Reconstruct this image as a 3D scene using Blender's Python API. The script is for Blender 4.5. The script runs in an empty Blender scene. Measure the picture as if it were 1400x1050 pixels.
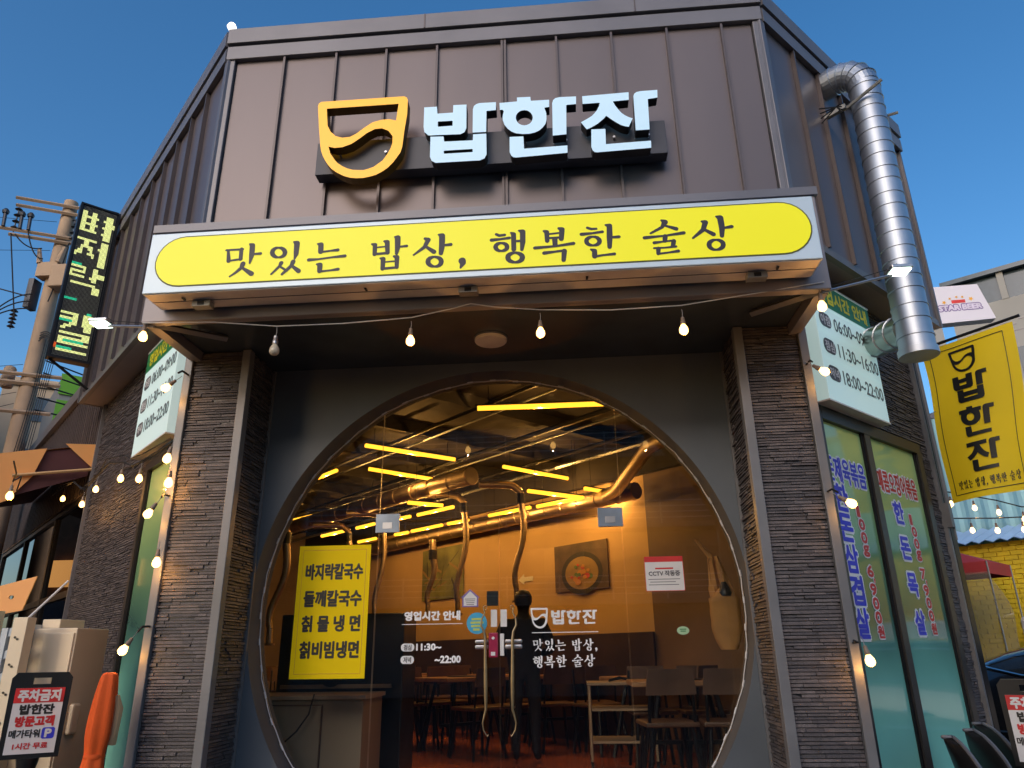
import bpy, bmesh, math, random
from mathutils import Vector, Matrix
from mathutils.geometry import tessellate_polygon
random.seed(7)
S = math.sqrt(.5); PI = math.pi
scene = bpy.context.scene
COL = scene.collection

# ---------------------------------------------------------------- camera, sky, sun, exposure
cam = bpy.data.objects.new('camera', bpy.data.cameras.new('camera'))
COL.objects.link(cam); scene.camera = cam
cam.data.sensor_width = 36; cam.data.lens = 995.07 / 1400 * 36
cam.data.clip_start = .05; cam.data.clip_end = 6000
R_ = Vector((.996493, .082558, -.013631)); U_ = Vector((.041599, -.347437, .93678)); F_ = Vector((-.072602, .934062, .349653))
cam.matrix_world = Matrix(((R_.x, U_.x, -F_.x, .5167), (R_.y, U_.y, -F_.y, -4.5776), (R_.z, U_.z, -F_.z, 1.45), (0, 0, 0, 1)))

SUN_EL, SUN_AZ = 22, 200            # after-glow low behind the camera, a little to the left
world = bpy.data.worlds.new('World'); scene.world = world; world.use_nodes = True
wn = world.node_tree.nodes; wl = world.node_tree.links
bg = wn['Background']
sky = wn.new('ShaderNodeTexSky'); sky.sky_type = 'NISHITA'; sky.sun_disc = False
sky.sun_elevation = math.radians(SUN_EL); sky.sun_rotation = math.radians(SUN_AZ)
sky.air_density = 1.0; sky.dust_density = 2.2; sky.ozone_density = 2.0
hs = wn.new('ShaderNodeHueSaturation'); hs.inputs['Saturation'].default_value = 1.34
wl.new(sky.outputs[0], hs.inputs['Color']); wl.new(hs.outputs[0], bg.inputs[0]); bg.inputs[1].default_value = .088
sun = bpy.data.objects.new('sun', bpy.data.lights.new('sun', 'SUN')); COL.objects.link(sun)
sun.data.energy = .40; sun.data.angle = math.radians(35); sun.data.color = (1, .86, .84)
az, el = math.radians(SUN_AZ), math.radians(SUN_EL)
sd = Vector((math.sin(az) * math.cos(el), math.cos(az) * math.cos(el), math.sin(el)))
sun.rotation_euler = sd.to_track_quat('Z', 'Y').to_euler()
scene.view_settings.view_transform = 'Standard'; scene.view_settings.look = 'None'
scene.view_settings.exposure = 1.2; scene.view_settings.gamma = 1
scene.cycles.use_denoising = True
scene.cycles.max_bounces = 8; scene.cycles.transparent_max_bounces = 16
scene.cycles.sample_clamp_indirect = 6; scene.cycles.caustics_reflective = False; scene.cycles.caustics_refractive = False

# ---------------------------------------------------------------- materials
def node_mat(name):
    m = bpy.data.materials.new(name); m.use_nodes = True
    return m, m.node_tree.nodes, m.node_tree.links, m.node_tree.nodes['Principled BSDF']
def mat(name, col, rough=.6, metal=0, var=.15, scale=6, bump=0, bscale=60, spec=.5, coat=0, stretch=None, dirt=0):
    m, n, l, p = node_mat(name)
    tc = n.new('ShaderNodeTexCoord'); mp = n.new('ShaderNodeMapping'); l.new(tc.outputs['Object'], mp.inputs[0])
    if stretch: mp.inputs['Scale'].default_value = stretch
    nz = n.new('ShaderNodeTexNoise'); nz.inputs['Scale'].default_value = scale; nz.inputs['Detail'].default_value = 6
    l.new(mp.outputs[0], nz.inputs[0])
    mx = n.new('ShaderNodeMix'); mx.data_type = 'RGBA'
    mx.inputs[6].default_value = [c * (1 - var) for c in col] + [1]
    mx.inputs[7].default_value = [min(1, c * (1 + var)) for c in col] + [1]
    mr = n.new('ShaderNodeMapRange'); mr.inputs[1].default_value = .3; mr.inputs[2].default_value = .7
    l.new(nz.outputs[0], mr.inputs[0]); l.new(mr.outputs[0], mx.inputs[0])
    out = mx.outputs[2]
    if dirt:
        n3 = n.new('ShaderNodeTexNoise'); n3.inputs['Scale'].default_value = scale * .35; n3.inputs['Detail'].default_value = 9; n3.inputs['Roughness'].default_value = .7
        l.new(mp.outputs[0], n3.inputs[0])
        r3 = n.new('ShaderNodeMapRange'); r3.inputs[1].default_value = .5; r3.inputs[2].default_value = .75; r3.inputs[4].default_value = dirt
        l.new(n3.outputs[0], r3.inputs[0])
        m3 = n.new('ShaderNodeMix'); m3.data_type = 'RGBA'; m3.inputs[7].default_value = (.10, .085, .07, 1)
        l.new(r3.outputs[0], m3.inputs[0]); l.new(out, m3.inputs[6]); out = m3.outputs[2]
    l.new(out, p.inputs['Base Color'])
    r2 = n.new('ShaderNodeMapRange'); r2.inputs[3].default_value = max(.02, rough - .08); r2.inputs[4].default_value = min(1, rough + .1)
    l.new(nz.outputs[0], r2.inputs[0]); l.new(r2.outputs[0], p.inputs['Roughness'])
    p.inputs['Metallic'].default_value = metal; p.inputs['Specular IOR Level'].default_value = spec
    p.inputs['Coat Weight'].default_value = coat
    if bump:
        nb = n.new('ShaderNodeTexNoise'); nb.inputs['Scale'].default_value = bscale; nb.inputs['Detail'].default_value = 4
        l.new(mp.outputs[0], nb.inputs[0])
        b = n.new('ShaderNodeBump'); b.inputs['Strength'].default_value = bump; b.inputs['Distance'].default_value = .01
        l.new(nb.outputs[0], b.inputs['Height']); l.new(b.outputs[0], p.inputs['Normal'])
    return m
def emit(name, col, st, base=None):
    m, n, l, p = node_mat(name)
    p.inputs['Base Color'].default_value = list(base or col) + [1]; p.inputs['Roughness'].default_value = .4
    p.inputs['Emission Color'].default_value = list(col) + [1]; p.inputs['Emission Strength'].default_value = st
    return m
def glass(name, tint=(1, 1, 1), refl=1.0, body=None, bodyf=0):
    m, n, l, p = node_mat(name); n.remove(p); out = n['Material Output']
    tr = n.new('ShaderNodeBsdfTransparent'); tr.inputs[0].default_value = list(tint) + [1]
    gl = n.new('ShaderNodeBsdfGlossy'); gl.inputs['Roughness'].default_value = .0
    lw = n.new('ShaderNodeLayerWeight'); lw.inputs[0].default_value = .5
    pw = n.new('ShaderNodeMath'); pw.operation = 'POWER'; pw.inputs[1].default_value = 5; l.new(lw.outputs['Facing'], pw.inputs[0])
    ma = n.new('ShaderNodeMath'); ma.operation = 'MULTIPLY_ADD'; ma.inputs[1].default_value = .9 * refl; ma.inputs[2].default_value = .05 * refl
    l.new(pw.outputs[0], ma.inputs[0])
    mx = n.new('ShaderNodeMixShader'); l.new(ma.outputs[0], mx.inputs[0]); l.new(tr.outputs[0], mx.inputs[1]); l.new(gl.outputs[0], mx.inputs[2])
    if bodyf:
        df = n.new('ShaderNodeBsdfDiffuse'); df.inputs[0].default_value = list(body) + [1]
        m2 = n.new('ShaderNodeMixShader'); m2.inputs[0].default_value = bodyf
        l.new(tr.outputs[0], m2.inputs[1]); l.new(df.outputs[0], m2.inputs[2]); l.new(m2.outputs[0], mx.inputs[1])
    l.new(mx.outputs[0], out.inputs[0])
    return m

M = dict(
    metal=mat('brown_steel_panel', (.165, .138, .140), .38, .35, .10, 1.2, .05, 9, stretch=(1, 1, .25)),
    seam=mat('brown_steel_seam', (.12, .10, .10), .4, .35, .1, 3),
    trim=mat('grey_steel_trim', (.19, .185, .20), .42, .3, .12, 2, .04, 14),
    ctrim=mat('column_corner_trim', (.20, .20, .205), .45, .2, .15, 3, .05, 30),
    beam=mat('canopy_beam_steel', (.30, .27, .275), .45, .25, .10, 2, .04, 12),
    soffit=mat('dark_soffit_panel', (.065, .078, .088), .16, 0, .2, 2, .02, 20),
    dark=mat('dark_grey_paint', (.125, .145, .165), .5, 0, .12, 1.5, .05, 90),
    reveal=mat('ring_paint', (.09, .10, .11), .75, 0, .15, 3),
    black=mat('black_plastic', (.012, .012, .013), .35, 0, .2, 5),
    blackm=mat('black_metal', (.02, .02, .022), .4, .5, .2, 5),
    white=mat('white_paint', (.72, .74, .76), .45, 0, .06, 4, dirt=.12),
    letterw=emit('cool_white_letter_face', (.46, .78, 1.0), .15, (.60, .78, .90)),
    lettery=emit('amber_letter_face', (1.0, .46, .02), .28, (.8, .4, .03)),
    lettere=mat('dark_letter_return', (.03, .028, .03), .4, .2),
    letteryr=mat('amber_letter_return', (.20, .10, .012), .4, .2),
    signw=mat('sign_box_silver_white', (.70, .84, .92), .35, .1, .05, 3, dirt=.08),
    signunder=mat('sign_box_underside', (.80, .72, .66), .5, .1, .12, 4, dirt=.3),
    signy=emit('sign_yellow_film', (.85, .80, .0), .17, (.88, .82, .004)),
    brush=mat('brush_lettering_ink', (.035, .033, .05), .5),
    olive=mat('outline_ink', (.10, .11, .03), .5),
    glass=glass('clear_glass', (.93, .95, .94), .9),
    glassedge=mat('polished_glass_edge', (.55, .50, .38), .3),
    pvc=mat('poster_yellow', (.97, .70, .002), .6, 0, .03, 3, spec=.15),
    inkblack=mat('ink_black', (.025, .022, .018), .5),
    inkred=mat('ink_red', (.62, .03, .03), .5), inkblue=mat('ink_blue', (.04, .05, .66), .5),
    inkgreen=mat('ink_green', (.02, .22, .07), .45), inkwhite=mat('ink_white', (.90, .92, .94), .5),
    inkgrey=mat('ink_grey', (.12, .12, .13), .5), inkorange=mat('ink_orange', (.7, .35, .03), .5), inkyel=mat('ink_yellow', (.80, .72, .02), .5),
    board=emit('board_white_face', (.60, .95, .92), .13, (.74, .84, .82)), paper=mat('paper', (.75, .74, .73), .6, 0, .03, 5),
    film=None, wframe=mat('dark_window_frame', (.045, .042, .042), .4, .2, .1, 3),
    alu=mat('aluminium', (.55, .55, .56), .35, .9, .1, 8), galv=mat('galvanised_duct', (.46, .50, .55), .46, 1, .18, 2.5, .15, 3),
    brass=mat('bronze_handle', (.30, .22, .13), .3, .8, .15, 20),
    cable=mat('grey_cable', (.35, .34, .33), .6), cableb=mat('black_cable', (.015, .015, .015), .6),
    bulb=emit('lit_bulb', (1.0, .56, .17), 2.6), bulboff=mat('unlit_bulb_glass', (.62, .55, .42), .15, 0, .05, 5),
    bulbw=emit('lit_bulb_soft', (1.0, .74, .36), 1.3), socket=mat('bulb_socket', (.25, .18, .13), .4),
    tube=emit('amber_tube', (1.0, .42, .025), 1.25), floodl=emit('cool_led', (.75, 1, .86), 2.5),
    ledon=emit('led_pixel_lit', (.80, .86, .34), .52), ledgreen=emit('led_pixel_green', (.02, .55, .30), .5), ledred=emit('led_pixel_red', (.8, .12, .02), .45), ledoff=mat('led_pixel_off', (.28, .30, .27), .4),
    owall=mat('interior_plaster', (.58, .40, .20), .7, 0, .08, 1.5, .1, 20), wains=mat('wainscot', (.055, .032, .022), .4, 0, .2, 4),
    ceil=mat('ceiling_dark', (.036, .030, .026), .8, 0, .3, 2, .3, 8), ifloor=mat('red_floor', (.42, .12, .06), .18, 0, .2, 1.2, .03, 10),
    wood=mat('table_wood', (.36, .19, .08), .35, 0, .25, 3, stretch=(1, 8, 1)), dwood=mat('dark_wood', (.11, .06, .035), .4, 0, .3, 5),
    counter=mat('counter_laminate', (.34, .25, .16), .45, 0, .12, 2),
    copper=mat('interior_duct_steel', (.38, .30, .22), .44, 1, .2, 5, .2, 12),
    cloth=mat('vest_cloth', (.50, .24, .07), .85, 0, .15, 6, .3, 30), dcloth=mat('dark_clothing', (.016, .016, .02), .85, 0, .3, 8, .2, 50),
    skin=mat('skin', (.45, .25, .16), .5), hair=mat('black_hair', (.01, .008, .008), .5),
    asphalt=mat('asphalt', (.05, .05, .052), .85, 0, .3, 3, .5, 120),
    concrete=mat('pole_concrete', (.40, .29, .20), .8, 0, .15, 2, .3, 30, dirt=.3),
    beige=mat('beige_render', (.52, .40, .28), .8, 0, .08, .5, .1, 10), limeg=mat('lime_sign_panel', (.16, .42, .03), .5, 0, .08, 1),
    greyb=mat('grey_concrete_panel', (.30, .30, .29), .8, 0, .1, .6, .1, 6), greyd=mat('dark_window_glass', (.05, .075, .10), .15),
    teal=mat('teal_corrugated', (.36, .64, .66), .5, .1, .15, 1, dirt=.3), bluer=mat('pale_blue_roof', (.45, .62, .85), .4, .1, .1, 2),
    ybrick=mat('yellow_painted_brick', (.85, .60, .02), .7, 0, .14, 2.5, .3, 30, dirt=.25),
    redc=mat('red_canvas', (.45, .05, .06), .7, 0, .12, 3), vinyl=glass('clear_vinyl', (.85, .86, .80), 1.2, (.7, .7, .6), .25),
    carp=mat('black_car_paint', (.012, .012, .013), .12, .3, .1, 3, coat=1), chrome=mat('chrome', (.7, .7, .7), .12, 1, .02, 3),
    carglass=mat('car_glass', (.015, .018, .02), .04, 0, .1, 3), rubber=mat('tyre_rubber', (.02, .02, .02), .8), rim=mat('wheel_rim', (.30, .30, .31), .3, .9),
    orange=mat('orange_fabric', (.92, .12, .012), .75, 0, .12, 4, .2, 25), cream=mat('cream_cloth', (.62, .40, .20), .8, 0, .15, 6, .3, 20),
    aorange=mat('orange_awning', (1.0, .46, .16), .7, 0, .08, 1.5, .08, 12), maroon=mat('maroon_awning_lining', (.10, .035, .04), .7, 0, .15, 2),
    cab=mat('cream_steel_cabinet', (.78, .66, .48), .5, .1, .07, 2, dirt=.25), cabg=mat('pale_grey_frame', (.50, .56, .62), .5, .2, .12, 3, dirt=.2),
    flag=mat('yellow_flag_cloth', (.88, .64, .004), .7, 0, .05, 2, .1, 60), moonm=emit('moon_face', (1, .93, .85), 1.0),
    brackm=mat('zinc_bracket', (.35, .35, .33), .4, .6), insul=mat('dark_insulator', (.03, .035, .05), .3),
    panelw=mat('violet_white_panel', (.68, .66, .76), .4, 0, .03, 1), rust=mat('rusty_truss', (.30, .11, .05), .8, 0, .3, 6),
)
# ledger stone: four shades picked per strip
for i, c in enumerate([(.082, .072, .074), (.106, .092, .092), (.066, .059, .062), (.128, .110, .108)]):
    M['stone%d' % i] = mat('ledger_stone_%d' % i, c, .55, 0, .25, 22, .5, 90)
STONES = [M['stone%d' % i] for i in range(4)]
def film_mat():  # mint film; the ramp paints reflected green and inside glow into its colour
    m, n, l, p = node_mat('mint_film_painted_reflection')
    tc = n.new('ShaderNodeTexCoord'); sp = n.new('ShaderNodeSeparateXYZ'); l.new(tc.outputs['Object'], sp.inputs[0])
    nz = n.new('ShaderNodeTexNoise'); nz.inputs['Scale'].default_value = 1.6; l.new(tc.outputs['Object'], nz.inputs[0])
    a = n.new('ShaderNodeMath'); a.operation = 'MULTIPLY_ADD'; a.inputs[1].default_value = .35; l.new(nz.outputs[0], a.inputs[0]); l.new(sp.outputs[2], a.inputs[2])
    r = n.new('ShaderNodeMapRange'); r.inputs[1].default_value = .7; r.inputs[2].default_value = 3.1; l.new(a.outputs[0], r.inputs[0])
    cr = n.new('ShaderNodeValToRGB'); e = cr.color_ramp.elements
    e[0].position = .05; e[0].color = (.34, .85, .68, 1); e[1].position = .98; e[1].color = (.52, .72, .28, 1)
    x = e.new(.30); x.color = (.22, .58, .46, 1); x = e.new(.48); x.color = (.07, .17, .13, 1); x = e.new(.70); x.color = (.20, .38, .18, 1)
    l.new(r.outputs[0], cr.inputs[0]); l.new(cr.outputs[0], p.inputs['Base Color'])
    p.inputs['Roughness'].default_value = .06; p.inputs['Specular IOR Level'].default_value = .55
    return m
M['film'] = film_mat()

# ---------------------------------------------------------------- text outlines (built-in font), converted once
STR = ['영업시간 안내', '바지락칼국수', '들깨칼국수', '칡 물 냉 면', '칡비빔냉면', '06:00~09:00', '11:30~16:00', '18:00~22:00', '아침', '점심', '저녁',
       '11:30~', '~22:00', '한돈제육볶음', '매콤오징어볶음', '한', '돈', '삼', '겹', '살', '목', '0', '1', '6', '7', '9', ',', 'g', '원',
       '주차금지', '밥한진', '방문고객', '메가타워', '1시간 무료', 'P', 'CCTV 작동중', 'STAR BEER', '밥한잔', '전화번호', '맛있는 밥상,', '행복한 술상', '잔']
STR = sorted(set(STR))
TX = {}
def make_texts():
    for s in STR:
        cu = bpy.data.curves.new('text', 'FONT'); cu.body = s; cu.size = 1; cu.resolution_u = 2; cu.fill_mode = 'FRONT'
        o = bpy.data.objects.new('text', cu); COL.objects.link(o)
        TX[s] = o
    bpy.context.view_layer.update()
    dg = bpy.context.evaluated_depsgraph_get()
    for s in STR:
        o = TX[s]; me = bpy.data.meshes.new_from_object(o.evaluated_get(dg))
        v = [(p.co.x, p.co.y) for p in me.vertices]; f = [tuple(p.vertices) for p in me.polygons]
        x0 = min(p[0] for p in v); x1 = max(p[0] for p in v); y0 = min(p[1] for p in v); y1 = max(p[1] for p in v)
        v = [((p[0] - x0) / (x1 - x0), (p[1] - y0) / (y1 - y0)) for p in v]
        TX[s] = (v, f, (x1 - x0) / (y1 - y0))
        cu = o.data; bpy.data.objects.remove(o); bpy.data.curves.remove(cu); bpy.data.meshes.remove(me)
make_texts()

# ---------------------------------------------------------------- mesh helpers
def FF(x, d, z): return (x, -d, z)                 # front planes: x, distance towards the street, height
def RF(u, w, z): return (u * S + w * S, u * S - w * S, z)      # right street wall: along, outward, height
def LF(u, w, z): return (-u * S - w * S, u * S - w * S, z)     # left street wall
def RM(w): return lambda a, b, d=0: RF(a, w + d, b)            # writing maps (a to the right as read, b up, d proud)
def LM(w): return lambda a, b, d=0: LF(-a, w + d, b)
def FM(y): return lambda a, b, d=0: (a, y - d, b)
def ID(x, y, z): return (x, y, z)

class MB:
    def __init__(s): s.v = []; s.f = []; s.m = []
    def add(s, vs, fs, mi=0):
        o = len(s.v); s.v += [tuple(p) for p in vs]; s.f += [tuple(i + o for i in f) for f in fs]; s.m += [mi] * len(fs); return s
    def box(s, a, b, fr=ID, mi=0):
        (x0, y0, z0), (x1, y1, z1) = a, b
        return s.add([fr(x, y, z) for z in (z0, z1) for y in (y0, y1) for x in (x0, x1)],
                     [(0, 1, 3, 2), (4, 6, 7, 5), (0, 4, 5, 1), (2, 3, 7, 6), (0, 2, 6, 4), (1, 5, 7, 3)], mi)
    def quad(s, *p, mi=0): return s.add(p, [tuple(range(len(p)))], mi)
    def tube(s, pts, r, n=8, mi=0, cap=True):
        pts = [Vector(p) for p in pts]; rs = r if isinstance(r, (list, tuple)) else [r] * len(pts)
        vs = []; up = None
        for i, p in enumerate(pts):
            t = (pts[min(i + 1, len(pts) - 1)] - pts[max(i - 1, 0)]).normalized()
            if up is None: up = Vector((0, 0, 1)) if abs(t.z) < .9 else Vector((0, 1, 0))
            a = t.cross(up).normalized(); up = a.cross(t).normalized()
            for k in range(n):
                q = 2 * PI * k / n; vs.append(p + (a * math.cos(q) + up * math.sin(q)) * rs[i])
        fs = [(i * n + k, i * n + (k + 1) % n, (i + 1) * n + (k + 1) % n, (i + 1) * n + k) for i in range(len(pts) - 1) for k in range(n)]
        if cap: fs += [tuple(range(n - 1, -1, -1)), tuple((len(pts) - 1) * n + k for k in range(n))]
        return s.add(vs, fs, mi)
    def lathe(s, prof, c=(0, 0, 0), n=16, mi=0, ax=None):
        m = Matrix.Identity(3) if ax is None else Vector((0, 0, 1)).rotation_difference(Vector(ax)).to_matrix()
        c = Vector(c); vs = [c + m @ Vector((r * math.cos(2 * PI * k / n), r * math.sin(2 * PI * k / n), z)) for r, z in prof for k in range(n)]
        fs = [(i * n + k, i * n + (k + 1) % n, (i + 1) * n + (k + 1) % n, (i + 1) * n + k) for i in range(len(prof) - 1) for k in range(n)]
        fs += [tuple(range(n - 1, -1, -1)), tuple((len(prof) - 1) * n + k for k in range(n))]
        return s.add(vs, fs, mi)
    def prism(s, outer, holes, mp, d0, d1, mi=0, mside=None, mback=None):
        loops = [outer] + list(holes); flat = [p for L in loops for p in L]
        tri = tessellate_polygon([[Vector((p[0], p[1], 0)) for p in L] for L in loops])
        n = len(flat); mside = mi if mside is None else mside
        s.add([mp(p[0], p[1], d1) for p in flat], [tuple(t) for t in tri], mi)
        s.add([mp(p[0], p[1], d0) for p in flat], [tuple(reversed(t)) for t in tri], mi if mback is None else mback)
        for L in loops:
            k = len(L)
            s.add([mp(p[0], p[1], d) for d in (d0, d1) for p in L], [(i, (i + 1) % k, k + (i + 1) % k, k + i) for i in range(k)], mside)
        return s
    def text(s, t, mp, x0, x1, y0, y1, d=.001, bold=0, mi=0, n=8):
        v, f, _ = TX[t]; offs = [(0, 0)] + ([(bold * math.cos(2 * PI * k / n), bold * math.sin(2 * PI * k / n)) for k in range(n)] if bold else [])
        for i, (ox, oy) in enumerate(offs):
            s.add([mp(x0 + p[0] * (x1 - x0) + ox, y0 + p[1] * (y1 - y0) + oy, d + i * .00012) for p in v], f, mi)
        return s
    def rect(s, mp, x0, x1, y0, y1, d=.001, mi=0):
        return s.add([mp(x0, y0, d), mp(x1, y0, d), mp(x1, y1, d), mp(x0, y1, d)], [(0, 1, 2, 3)], mi)

INV = {}
def build(name, mb, mats, parent=None, kind=None, smooth=False, recalc=True, bevel=0):
    me = bpy.data.meshes.new(name)
    vs = mb.v
    if parent is not None and parent.name in INV:
        im = INV[parent.name]; vs = [im @ Vector(p) for p in vs]
    me.from_pydata([tuple(p) for p in vs], [], mb.f)
    for m in (mats if isinstance(mats, (list, tuple)) else [mats]): me.materials.append(m)
    me.polygons.foreach_set('material_index', mb.m)
    if recalc:
        bm = bmesh.new(); bm.from_mesh(me)
        if smooth: bmesh.ops.remove_doubles(bm, verts=bm.verts, dist=1e-5)
        bmesh.ops.recalc_face_normals(bm, faces=bm.faces); bm.to_mesh(me); bm.free()
    if smooth:
        me.shade_smooth()
        try: me.set_sharp_from_angle(angle=math.radians(40))
        except Exception: pass
    o = bpy.data.objects.new(name, me); COL.objects.link(o)
    if parent is not None: o.parent = parent; INV[o.name] = INV[parent.name]
    else: INV[o.name] = Matrix.Identity(4)
    if kind: o['kind'] = kind
    if bevel:
        b = o.modifiers.new('bevel', 'BEVEL'); b.width = bevel; b.segments = 2; b.limit_method = 'ANGLE'
    return o
def thing(name, label, cat, loc=(0, 0, 0), group=None, rotz=0):
    o = bpy.data.objects.new(name, None); COL.objects.link(o); o.empty_display_size = .1
    o.location = loc; o.rotation_euler = (0, 0, rotz)
    INV[o.name] = (Matrix.Translation(Vector(loc)) @ Matrix.Rotation(rotz, 4, 'Z')).inverted()
    tag(o, label, cat, group); return o
def tag(o, label, cat, group=None):
    o['label'] = label; o['category'] = cat
    if group: o['group'] = group
    return o
def dup(root, loc, label, rot=None, scale=None):
    r = root.copy(); COL.objects.link(r); r.location = loc; r['label'] = label
    if rot is not None: r.rotation_euler = rot
    if scale: r.scale = (scale,) * 3
    for ch in list(root.children):
        c = ch.copy(); COL.objects.link(c); c.parent = r
        for g in list(ch.children):
            d = g.copy(); COL.objects.link(d); d.parent = c
    return r
def hull_chain(stroke):      # a brush stroke (x, y, r) as one outline polygon per segment
    out = []
    for (x0, y0, r0), (x1, y1, r1) in zip(stroke, stroke[1:]):
        L = math.hypot(x1 - x0, y1 - y0) or 1e-6; a = math.atan2(y1 - y0, x1 - x0)
        k = max(-.95, min(.95, (r0 - r1) / L)); b = math.acos(k)
        p = [(x0 + r0 * math.cos(a + b + (2 * PI - 2 * b) * i / 6), y0 + r0 * math.sin(a + b + (2 * PI - 2 * b) * i / 6)) for i in range(7)]
        p += [(x1 + r1 * math.cos(a - b + 2 * b * i / 6), y1 + r1 * math.sin(a - b + 2 * b * i / 6)) for i in range(7)]
        out.append(p)
    return out
def brush(mb, strokes, mp, fx, fy, fr, d, mi=0):
    n = 0
    for st in strokes:
        for poly in hull_chain([(fx(x), fy(y), r * fr) for x, y, r in st]):
            mb.add([mp(p[0], p[1], d + (n % 9) * .00015) for p in poly], [tuple(range(len(poly)))], mi); n += 1

# ================================================================ SETTING
g = MB(); g.box((-150, -150, -.3), (150, 150, 0)); build('ground', g, M['asphalt'], kind='structure')
g = MB()
for x in range(-9, 10):          # drain joints of the paved apron in front of the shop
    g.box((x * .6 - .29, -1.9, .004), (x * .6 + .29, -1.35, .05)); g.box((x * .6 - .29, -1.33, .004), (x * .6 + .29, -.78, .05))
build('pavement', g, mat('pavement_slab', (.22, .21, .20), .8, 0, .15, 3, .3, 40), kind='structure')

# ================================================================ RESTAURANT BUILDING
B = thing('restaurant_building', 'dark brown metal and stone restaurant on a chamfered corner with a round glass doorway', 'building', (0, .4, 0))
FL = .5                                   # interior floor height
ROOM = [(-1.84, .28), (-8.56, 7.0), (-5.0, 10.5), (3.52, 1.97), (1.98, .42)]
def PZ(a, b, z): return (a, b, z)
g = MB().prism(ROOM, [], PZ, .05, FL); build('interior_floor', g, M['ifloor'], B)
g = MB().prism(ROOM, [], PZ, 3.92, 4.0)
build('interior_ceiling', g, M['ceil'], B)
for k in range(9):                        # exposed ceiling joists
    q = -8.6 + k * 1.1
    build('ceiling_joist', MB().box((max(-1.1, .90 + q), q, 3.78), (3.79, q + .09, 3.915), RF), M['ceil'], B)
for k, (u_, r_) in enumerate(((1.3, .02), (1.5, .012), (2.3, .03), (2.5, .012), (3.1, .02), (3.45, .025), (.4, .018), (-.3, .022))):
    build('ceiling_pipe', MB().tube([RF(u_, min(u_ - 1.0, 1.0), 3.74 - .01 * k), RF(u_, -11, 3.74 - .01 * k)], r_, 6), M['galv'] if k % 2 else M['blackm'], B)
# walls of the room
def wall(name, a, b, fr, m): return build(name, MB().box(a, b, fr), M[m] if isinstance(m, str) else m, B)
wall('plaster_wall', (3.88, -12, FL), (4.0, -1.9, 3.46), RF, 'owall')
wall('wall_beam', (3.80, -12, 3.46), (4.0, 1.2, 3.92), RF, 'ceil')
wall('partition_wall', (3.88, -1.9, FL), (4.0, 1.25, 3.46), RF, mat('partition_brown', (.16, .10, .06), .6, 0, .2, 2))
wall('wainscot', (3.84, -12, FL), (3.878, -1.9, 1.68), RF, 'wains')
g = MB().box((10.9, -6.5, 0), (11.0, 1.2, 4.7), LF); build('end_wall', g, M['counter'], B)
# left and right outer walls (cores), openings left for the windows
lw = MB().box((1.3, 1.12, 0), (2.30, 1.27, 4.25), LF).box((2.302, 1.12, 3.06), (3.148, 1.27, 4.25), LF).box((2.302, 1.12, 0), (3.148, 1.27, .30), LF)\
    .box((3.15, 1.12, 0), (5.45, 1.27, 4.25), LF).box((5.452, 1.12, 3.2), (12, 1.27, 4.8), LF).box((5.452, 1.12, 0), (12, 1.27, .3), LF).box((11.9, 1.12, .3), (12, 1.27, 3.2), LF)
build('outer_wall', lw, M['blackm'], B)
rw = MB().box((1.5, 1.12, 0), (1.90, 1.27, 4.25), RF).box((1.902, 1.12, 3.09), (3.66, 1.27, 4.25), RF).box((1.902, 1.12, 0), (3.66, 1.27, .25), RF)\
    .box((3.662, 1.12, 0), (3.86, 1.27, 4.25), RF).box((4.002, -8, 0), (4.1, 1.27, 6.1), RF).box((3.862, 1.12, 0), (4.0, 1.25, 4.25), RF)
build('outer_wall', rw, M['blackm'], B)
# stone cladding: real ledger strips
def cladding(fr, u0, u1, z0, z1, h=.0190, l0=.05, l1=.24, dep=.013):
    mb = MB(); z = z0
    while z < z1 - .004:
        hh = min(h * random.uniform(.8, 1.25), z1 - z); u = u0 - random.uniform(0, .1)
        while u < u1:
            L = random.uniform(l0, l1); a, b = max(u, u0), min(u + L, u1); u += L
            if b - a < .008: continue
            d = random.uniform(.001, dep); d2 = d + random.uniform(-.004, .004)
            vs = [fr(a, -.012, z), fr(b, -.012, z), fr(b, -.012, z + hh - .002), fr(a, -.012, z + hh - .002),
                  fr(a + .001, d, z + .001), fr(b - .001, d2, z + .001), fr(b - .001, d2 - .003, z + hh - .004), fr(a + .001, d - .003, z + hh - .004)]
            mb.add(vs, [(4, 5, 6, 7), (0, 1, 5, 4), (3, 7, 6, 2), (0, 4, 7, 3), (1, 2, 6, 5)], random.randrange(4))
        z += hh
    return mb
def clad(*a, **k):
    o = build('stone_cladding', cladding(*a, **k), STONES, B, kind='stuff'); return o
WZ = 3.455
for sx in (-1, 1):
    core = MB().box((sx * 1.645, -.085, 0), (sx * 2.075, .60, WZ)); build('column', core, M['black'], B)
    clad(lambda u, d, z, sx=sx: (sx * u, -.088 - d, z), 1.69, 2.036, 0.3, WZ)
    clad(lambda u, d, z, sx=sx: (sx * (1.642 - d), u, z), -.045, .305, 0.3, WZ)
    build('corner_trim', MB().box((sx * 1.630, -.118, 0), (sx * 1.688, -.05, WZ)), M['ctrim'], B, bevel=.004)
    build('corner_trim', MB().box((sx * 2.038, -.118, 0), (sx * 2.092, -.02, WZ)), M['ctrim'], B, bevel=.004)
    build('corner_trim', MB().box((sx * 1.622, .300, 0), (sx * 1.645, .318, WZ)), M['ctrim'], B)
clad(lambda u, d, z: LF(u, 1.274 + d, z), 3.17, 5.40, .3, 4.20, h=.019, l0=.04, l1=.16, dep=.011)
clad(lambda u, d, z: LF(u, 1.274 + d, z), 1.50, 3.16, 3.06, 4.20)
clad(lambda u, d, z: RF(u, 1.274 + d, z), 1.55, 3.85, 3.10, 4.20)
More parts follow.
